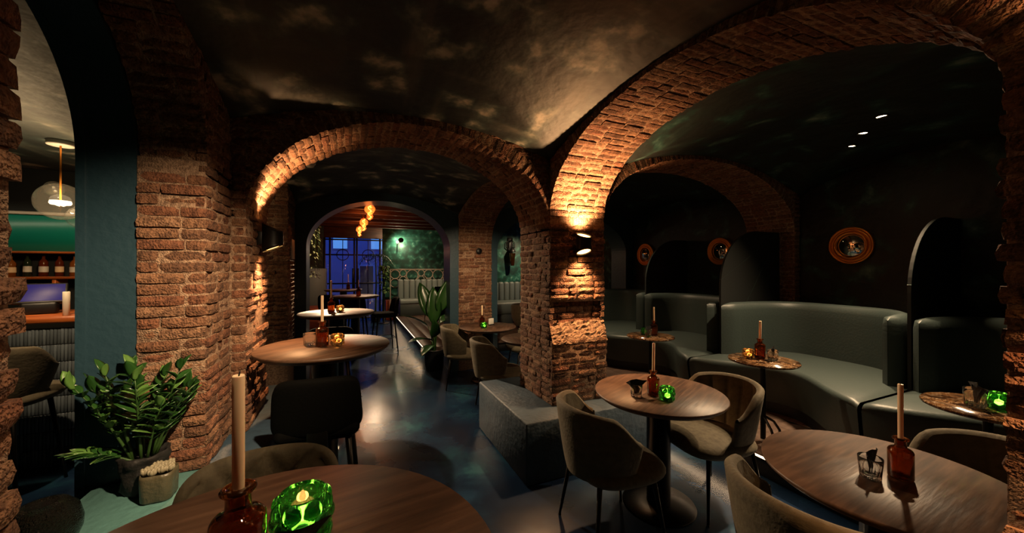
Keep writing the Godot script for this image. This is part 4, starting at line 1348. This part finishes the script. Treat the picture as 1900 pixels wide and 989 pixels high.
# ---------------------------------------------------------------- bar room
func build_bar() -> void:
	var t := thing("bar_counter", "bar counter with wooden top and narrow grey tiles", "counter", Vector3(0, 0, 0))
	part(t, "worktop", boxm(Vector3(-5.0, 1.14, -4.75), Vector3(-1.30, 1.19, -4.06), 0.012), M.bar_wood)
	part(t, "body", boxm(Vector3(-4.95, 0.0, -4.70), Vector3(-1.35, 1.14, -4.12)), M.grout)
	var mm := MultiMesh.new()
	mm.transform_format = MultiMesh.TRANSFORM_3D
	mm.use_colors = true
	mm.mesh = rboxm(Vector3(0.0175, 0.132, 0.012), 0.003, 1)
	mm.instance_count = 110 * 8
	var k := 0
	for j in 8:
		for i in 110:
			mm.set_instance_transform(k, Transform3D(Basis.IDENTITY, Vector3(-1.37 - 0.0205 * i, 0.075 + 0.137 * j, -4.118 + rng.randf_range(-0.002, 0.002))))
			var s := rng.randf_range(0.55, 1.0)
			mm.set_instance_color(k, Color(s, s, s))
			k += 1
	var mi := MultiMeshInstance3D.new()
	mi.name = "narrow_tiles"
	mi.multimesh = mm
	var tm: StandardMaterial3D = M.tile.duplicate()
	tm.vertex_color_use_as_albedo = true
	mi.material_override = tm
	mi.set_meta("kind", "stuff")
	t.add_child(mi)
	var o := struct("wall_back", "dark wall behind the bar", "wall")
	slab(o, "plaster", Vector3(-6.1, 0, -5.6), Vector3(-1.1, 2.6, -5.45), M.panel)
	var sh := thing("back_bar_shelf", "bottle shelf under a lit green panel behind the bar", "shelf", Vector3(-2.7, 0, -5.44))
	part(sh, "board", boxm(Vector3(-1.2, 1.46, 0), Vector3(1.3, 1.485, 0.2)), M.bar_wood)
	part(sh, "upper_board", boxm(Vector3(-1.2, 1.72, 0), Vector3(1.3, 1.74, 0.2)), M.bar_wood)
	part(sh, "green_panel", boxm(Vector3(-1.2, 1.745, 0.0), Vector3(1.3, 2.12, 0.02)), mat(Color(0.05, 0.42, 0.36), 0.3))
	part(sh, "cornice", boxm(Vector3(-1.2, 2.12, 0.0), Vector3(1.3, 2.15, 0.06)), M.rail)
	part(sh, "bracket", boxm(Vector3(-0.10, 1.2, 0.0), Vector3(-0.07, 1.46, 0.18)), M.bar_wood)
	area(Vector3(-2.7, 2.16, -5.20), Vector3(-2.7, 1.6, -5.44), Vector3.UP, Vector2(2.2, 0.03), 0.5, Color(1.0, 0.9, 0.75))
	for b in 20:
		var ci := rng.randi() % 4
		var bt := thing("liquor_bottle", ["amber", "black", "honey coloured", "olive green"][ci] + " liquor bottle " + ("with cream label" if b % 3 == 0 else "with white label") + " on the shelf behind the bar", "bottle", Vector3(-3.82 + 0.115 * b, 1.487, -5.34), 0.0, "liquor bottles behind the bar")
		var r := rng.randf_range(0.028, 0.038)
		var h := rng.randf_range(0.13, 0.15)
		var c: Color = [Color(0.35, 0.14, 0.04), Color(0.10, 0.07, 0.05), Color(0.5, 0.28, 0.10), Color(0.12, 0.16, 0.10)][ci]
		part(bt, "glass", lathed([Vector2(0, 0), Vector2(r, 0), Vector2(r, h), Vector2(r * 0.7, h + 0.02), Vector2(0.012, h + 0.035), Vector2(0.012, h + 0.07), Vector2(0, h + 0.07)], 14), mat(c, 0.08))
		part(bt, "paper_label", lathed([Vector2(r + 0.001, h * 0.3), Vector2(r + 0.001, h * 0.7)], 14), M.wax if b % 3 == 0 else M.white)
	# till, candles and tray on the counter
	t = thing("till_screen", "tilted till with a violet glowing display on the bar", "till", Vector3(-2.42, 1.19, -4.42), 24)
	part(t, "stand", rboxm(Vector3(0.20, 0.10, 0.20), 0.02, 3, Vector3(0, 0.05, 0)), M.black)
	var scr := Transform3D(Basis(Vector3.RIGHT, deg_to_rad(-38)), Vector3(0, 0.17, 0.02))
	part(t, "housing", rboxm(Vector3(0.30, 0.20, 0.025), 0.008, 2), M.black, scr)
	part(t, "display", rboxm(Vector3(0.27, 0.17, 0.004), 0.001, 1, Vector3(0, 0, 0.0125)), glow(Color(0.22, 0.18, 0.75), 0.5), scr)
	for a in [[-2.06, -4.22, 0.24], [-2.13, -4.16, 0.19], [-1.90, -4.24, 0.20]]:
		t = thing("pillar_candle", "slim white pillar candle standing on the bar", "candle", Vector3(a[0], 1.19, a[1]), 0.0, "white pillar candles on the bar")
		part(t, "wax", lathed([Vector2(0, 0), Vector2(0.021, 0), Vector2(0.021, a[2]), Vector2(0.018, a[2] + 0.003), Vector2(0, a[2])], 20), M.white_wax)
		part(t, "wick", tubem([Vector3(0, a[2] - 0.002, 0), Vector3(0.002, a[2] + 0.01, 0)], [0.0015], 5), M.black)
	t = thing("serving_tray", "low dark tray of papers on the bar", "tray", Vector3(-2.75, 1.19, -4.30), 10)
	part(t, "tray", rboxm(Vector3(0.40, 0.03, 0.26), 0.01, 2, Vector3(0, 0.015, 0)), M.black)
	part(t, "paper", rboxm(Vector3(0.30, 0.008, 0.20), 0.002, 1, Vector3(0.02, 0.034, 0)), M.white)
	# pendant with two glass globes
	t = thing("globe_pendant", "clear glass globe pendant glowing over the bar", "lamp", Vector3(-2.17, 2.11, -4.17))
	var pane := mat(Color(0.5, 0.5, 0.48), 0.02)
	pane.transparency = BaseMaterial3D.TRANSPARENCY_ALPHA
	pane.albedo_color.a = 0.02
	var ball: Array = arc(Vector2.ZERO, 0.145, -90, 86, 24)
	part(t, "glass_globe", lathed(ball, 40), pane)
	part(t, "small_globe", lathed(arc(Vector2(0, 0), 0.06, -90, 90, 14), 24), pane, Transform3D(Basis.IDENTITY, Vector3(-0.10, 0.12, -0.12)))
	part(t, "terrarium_globe", lathed(arc(Vector2(0, 0), 0.09, -90, 90, 14), 24), pane, Transform3D(Basis.IDENTITY, Vector3(0.06, -0.11, -0.12)))
	var tl := leaf_mesh(0.05, 0.02, 0.3, 0.3)
	for s in 10:
		part(t, "air_plant_leaf", tl, M.leaf_pale, Transform3D(aim(Vector3(cos(s * 2.4), 0.4 - s * 0.12, sin(s * 2.4))), Vector3(0.085, -0.13, -0.10)))
	part(t, "lamp_disc", lathed([Vector2(0, -0.028), Vector2(0.055, -0.024), Vector2(0.062, -0.012), Vector2(0.058, 0.006), Vector2(0, 0.01)], 28), glow(Color(1.0, 0.88, 0.70), 9.0))
	part(t, "rod", tubem([Vector3(0, 0.01, 0), Vector3(0, 0.46, 0)], [0.006], 8), M.gold)
	part(t, "ceiling_rose", lathed([Vector2(0, 0.452), Vector2(0.075, 0.452), Vector2(0.078, 0.456), Vector2(0.078, 0.49), Vector2(0, 0.49)], 32), M.white)
	omni(Vector3(-2.17, 2.10, -4.17), 1.6, Color(1.0, 0.84, 0.62), 0.05)
	# a spotlight in the bar ceiling lighting the tiles
	recessed(Vector3(-1.75, 2.598, -2.9), Vector3(-2.15, 0.9, -4.1), 8.0, "recessed spotlight over the bar front", 38.0)
	var c := make_tub("pale tub seat of a tall bar chair at the tiled bar")
	c.position = Vector3(-2.20, 0.27, -3.62)
	c.rotation_degrees.y = 178
	for l in c.get_children():
		if String(l.name).begins_with("leg"):
			c.remove_child(l)
			l.free()
	for sx in [-1, 1]:
		for sz in [-1, 1]:
			part(c, "leg", tubem([Vector3(sx * 0.15, 0.40, sz * 0.15 + 0.05), Vector3(sx * 0.21, -0.27, sz * 0.21 + 0.05)], [0.016, 0.010], 10), M.metal)

# ---------------------------------------------------------------- far room
func build_far() -> void:
	# glazed steel street door
	var o := struct("door_1", "black steel glazed double door with ring tracery to the blue street", "door")
	var zd := -11.95
	var x0 := -0.62
	var x1 := 0.76
	var xm := 0.07
	var g := mat(Color(0.75, 0.85, 1.0), 0.02)
	g.transparency = BaseMaterial3D.TRANSPARENCY_ALPHA
	g.albedo_color.a = 0.08
	for a in [[x0 - 0.16, x0], [x0, xm], [xm, x1], [x1, x1 + 0.07]]:
		slab(o, "pane", Vector3(a[0], 0.05, zd - 0.008), Vector3(a[1], 2.40, zd), g, 0.002)
	for x in [-0.76, x0, xm - 0.035, xm + 0.035, x1]:
		slab(o, "stile", Vector3(x - 0.025, 0, zd - 0.03), Vector3(x + 0.025, 2.45, zd + 0.03), M.black)
	for y in [0.06, 1.10, 1.95, 2.40]:
		slab(o, "rail", Vector3(-0.78, y - 0.02, zd - 0.028), Vector3(0.83, y + 0.02, zd + 0.028), M.black)
	for x in [-0.28, 0.42]:
		slab(o, "glazing_bar", Vector3(x - 0.01, 0, zd - 0.02), Vector3(x + 0.01, 2.4, zd + 0.02), M.black)
		var path: Array = []
		for k in 33:
			path.append(Vector3(x + cos(TAU * k / 32.0) * 0.16, 1.95 + sin(TAU * k / 32.0) * 0.16, zd + 0.012))
		part(o, "tracery_ring", tubem(path, [0.012], 8), M.black)
	for x in [xm - 0.075, xm + 0.075]:
		part(o, "pull_handle", tubem([Vector3(x, 0.95, zd + 0.05), Vector3(x, 1.55, zd + 0.05)], [0.022], 10), M.black)
	# the street outside: pavement and a house front with lit windows
	o = struct("street", "blue lit pavement outside the street door", "pavement")
	slab(o, "pavement", Vector3(-9, -0.2, -22), Vector3(9, -0.02, -12.15), M.concrete)
	var h := thing("house", "house front across the street with pale windows at dusk", "building", Vector3(0, 0, -19))
	part(h, "wall", boxm(Vector3(-8, -0.02, -0.4), Vector3(8, 8.0, 0.0)), mat(Color(0.74, 0.75, 0.78), 0.8))
	for a in [[-2.1, 2.4, 3.9], [-0.55, 2.4, 3.9], [1.1, 2.4, 3.9], [2.6, 2.4, 3.9], [-1.6, 0.2, 1.7], [0.6, 0.2, 1.7]]:
		var w := part(h, "window", boxm(Vector3(a[0] - 0.36, a[1], 0.0), Vector3(a[0] + 0.36, a[2], 0.05)), M.white)
		part(w, "pane", boxm(Vector3(a[0] - 0.30, a[1] + 0.06, 0.045), Vector3(a[0] + 0.30, a[2] - 0.06, 0.06)), glow(Color(0.35, 0.62, 1.0), 2.2) if a[1] > 1.0 else M.panel)
	# wall lamp on the mural
	var t := thing("globe_wall_lamp", "round wall lamp with dark disc on the green mural", "lamp", Vector3(1.26, 2.36, -11.95))
	part(t, "arm", tubem([Vector3(0, -0.30, 0.02), Vector3(0, -0.10, 0.06), Vector3(0, 0.0, 0.11)], [0.010], 8), M.black)
	part(t, "bulb", lathed(arc(Vector2(0, 0), 0.035, -90, 90, 10), 18), glow(Color(1.0, 0.92, 0.75), 40.0), Transform3D(Basis.IDENTITY, Vector3(0, 0.0, 0.14)))
	part(t, "disc", lathed([Vector2(0, 0), Vector2(0.075, 0.0), Vector2(0.078, 0.006), Vector2(0.075, 0.012), Vector2(0, 0.013)], 24), M.black, Transform3D(Basis(Vector3.RIGHT, PI / 2), Vector3(0.10, 0.06, 0.18)))
	omni(Vector3(1.26, 2.36, -11.81), 1.7, Color(1.0, 0.90, 0.72), 0.03)
	# low cabinets at the left
	t = thing("grey_cabinet", "plain grey cabinet beside the street door", "cabinet", Vector3(-0.98, 0, -10.9))
	part(t, "body", boxm(Vector3(-0.25, 0, -0.3), Vector3(0.33, 1.55, 0.3), 0.008), M.grey)
	part(t, "door", boxm(Vector3(-0.23, 0.05, 0.3), Vector3(0.31, 1.52, 0.315), 0.004), M.grey)
	t = thing("wooden_step", "low orange-brown wooden step below the hanging plants", "step", Vector3(-0.9, 0, -9.9))
	part(t, "tread", boxm(Vector3(-0.5, 0.56, -0.5), Vector3(0.5, 0.62, 0.5), 0.006), M.orange)
	part(t, "riser", boxm(Vector3(-0.48, 0, -0.48), Vector3(0.48, 0.56, 0.48), 0.006), M.orange)
	t = thing("wooden_counter", "low orange wooden box beside the grey banquette", "counter", Vector3(0.95, 0, -11.72))
	part(t, "front", boxm(Vector3(-0.05, 0, -0.22), Vector3(0.22, 0.58, 0.2), 0.006), M.orange)
	# banquette
	t = thing("grey_banquette", "grey banquette with upright channelled back on the raised platform", "bench", Vector3(1.20, 0.2, -10.95))
	part(t, "seat", rboxm(Vector3(2.0, 0.14, 0.55), 0.05, 4, Vector3(1.0, 0.40, 0.0)), M.leather_grey)
	part(t, "base", boxm(Vector3(0.02, 0, -0.25), Vector3(1.98, 0.34, 0.25)), M.leather)
	for k in 12:
		part(t, "back_channel", rboxm(Vector3(0.162, 0.60, 0.11), 0.045, 4, Vector3(0.083 + 0.167 * k, 0.72, -0.26)), M.leather_grey)
	# rail of rings behind it
	t = thing("ring_railing", "pale metal railing of rings above the grey banquette", "railing", Vector3(0, 0, -11.42))
	part(t, "top_bar", boxm(Vector3(1.0, 1.50, -0.015), Vector3(3.4, 1.53, 0.015)), M.rail)
	part(t, "post", boxm(Vector3(1.0, 0.2, -0.015), Vector3(1.03, 1.5, 0.015)), M.rail)
	part(t, "post", boxm(Vector3(3.37, 0.2, -0.015), Vector3(3.4, 1.5, 0.015)), M.rail)
	var x := 1.02
	for r in [0.13, 0.10, 0.17, 0.095, 0.13, 0.16, 0.10, 0.13]:
		for lv in 2:
			var path: Array = []
			for k in 29:
				path.append(Vector3(x + r + cos(TAU * k / 28.0) * r, 1.50 - r - 2.0 * r * lv + sin(TAU * k / 28.0) * r, 0))
			part(t, "ring", tubem(path, [0.013], 6), M.rail)
		x += 2.0 * r
	# dark dining chair by the plant, in front of the banquette
	t = thing("dining_chair", "dark upholstered chair facing the grey banquette", "chair", Vector3(1.95, 0.2, -9.3), 200)
	part(t, "seat", rboxm(Vector3(0.46, 0.08, 0.46), 0.035, 3, Vector3(0, 0.46, 0)), M.stool)
	part(t, "backrest", rboxm(Vector3(0.46, 0.42, 0.06), 0.028, 3), M.stool, Transform3D(Basis(Vector3.RIGHT, -0.18), Vector3(0, 0.70, -0.24)))
	leg4(t, 0.44, 0.22, 0.19, 0.012, 0.008)
	# lounge sofa and lantern behind the right painted arch
	t = thing("curved_sofa", "grey curved sofa with channelled back below the green mural", "sofa", Vector3(3.9, 0, -8.6))
	part(t, "seat", rboxm(Vector3(2.1, 0.30, 0.62), 0.08, 4, Vector3(0, 0.58, 0.05)), M.leather_grey)
	part(t, "base", boxm(Vector3(-1.0, 0, -0.22), Vector3(1.0, 0.45, 0.28)), M.leather)
	for k in 14:
		part(t, "back_channel", rboxm(Vector3(0.146, 0.50, 0.12), 0.05, 4, Vector3(-0.98 + 0.15 * k, 0.95, -0.24)), M.leather_grey)
	t = thing("tub_armchair", "pale rounded armchair by the curved sofa", "chair", Vector3(3.62, 0, -7.55), 0)
	part(t, "shell", lathed([Vector2(0, 0.25), Vector2(0.25, 0.27), Vector2(0.33, 0.45), Vector2(0.34, 0.70), Vector2(0.31, 0.74), Vector2(0.27, 0.70), Vector2(0.25, 0.48), Vector2(0, 0.46)], 36), M.velvet)
	part(t, "base", lathed([Vector2(0, 0), Vector2(0.2, 0), Vector2(0.2, 0.02), Vector2(0.04, 0.03), Vector2(0.04, 0.26)], 24), M.metal)
	t = thing("wall_lantern", "dark iron wall lantern on the green mural", "lantern", Vector3(3.86, 1.95, -9.05))
	part(t, "back_plate", boxm(Vector3(-0.08, -0.05, 0), Vector3(0.08, 0.42, 0.03), 0.01), M.black)
	part(t, "arm", tubem([Vector3(0, 0.30, 0.02), Vector3(0, 0.36, 0.12), Vector3(0, 0.22, 0.18)], [0.014], 8), M.black)
	for s in [-1, 1]:
		part(t, "scroll", tubem([Vector3(0, 0.35, 0.03), Vector3(s * 0.12, 0.30, 0.05), Vector3(s * 0.13, 0.16, 0.05), Vector3(s * 0.06, 0.10, 0.04)], [0.012], 6), M.black)
	part(t, "hood", lathed([Vector2(0, 0.22), Vector2(0.02, 0.22), Vector2(0.09, 0.10), Vector2(0.09, 0.08), Vector2(0, 0.08)], 8), M.black, Transform3D(Basis.IDENTITY, Vector3(0, -0.05, 0.18)))
	part(t, "cage", lathed([Vector2(0.05, -0.30), Vector2(0.085, 0.03), Vector2(0.08, 0.03), Vector2(0.045, -0.30)], 8), M.amber, Transform3D(Basis.IDENTITY, Vector3(0, -0.03, 0.18)))
	# smoke detector
	t = thing("smoke_detector", "small white smoke detector on the vault by the aisle arch", "detector", Vector3(-0.40, vault_y(1, -0.40, -4.2), -4.2))
	part(t, "base", lathed([Vector2(0, -0.012), Vector2(0.052, -0.012), Vector2(0.054, -0.004), Vector2(0.054, 0.012)], 28), M.white)
	part(t, "head", lathed([Vector2(0, -0.042), Vector2(0.030, -0.040), Vector2(0.040, -0.028), Vector2(0.042, -0.012)], 28), M.white)

func vault_y(k: int, x: float, z: float) -> float:
	var b: Array = [[-0.66, 1.48, -2.625, -0.34, 2.45, 0.185, 0.225], [-0.70, 1.48, -5.45, -3.19, 2.38, 0.24, 0.22], [2.01, 4.86, -2.625, -0.34, 2.42, 0.29, 0.26], [2.01, 4.86, -5.45, -3.19, 2.42, 0.29, 0.22]][k]
	var tx: float = (x - b[0]) / (b[1] - b[0]) * 2.0 - 1.0
	var tz: float = (z - b[2]) / (b[3] - b[2]) * 2.0 - 1.0
	return b[4] + maxf(b[5] * (1.0 - tx * tx), b[6] * (1.0 - tz * tz)) + 0.08 * (1.0 - tx * tx) * (1.0 - tz * tz) - 0.004
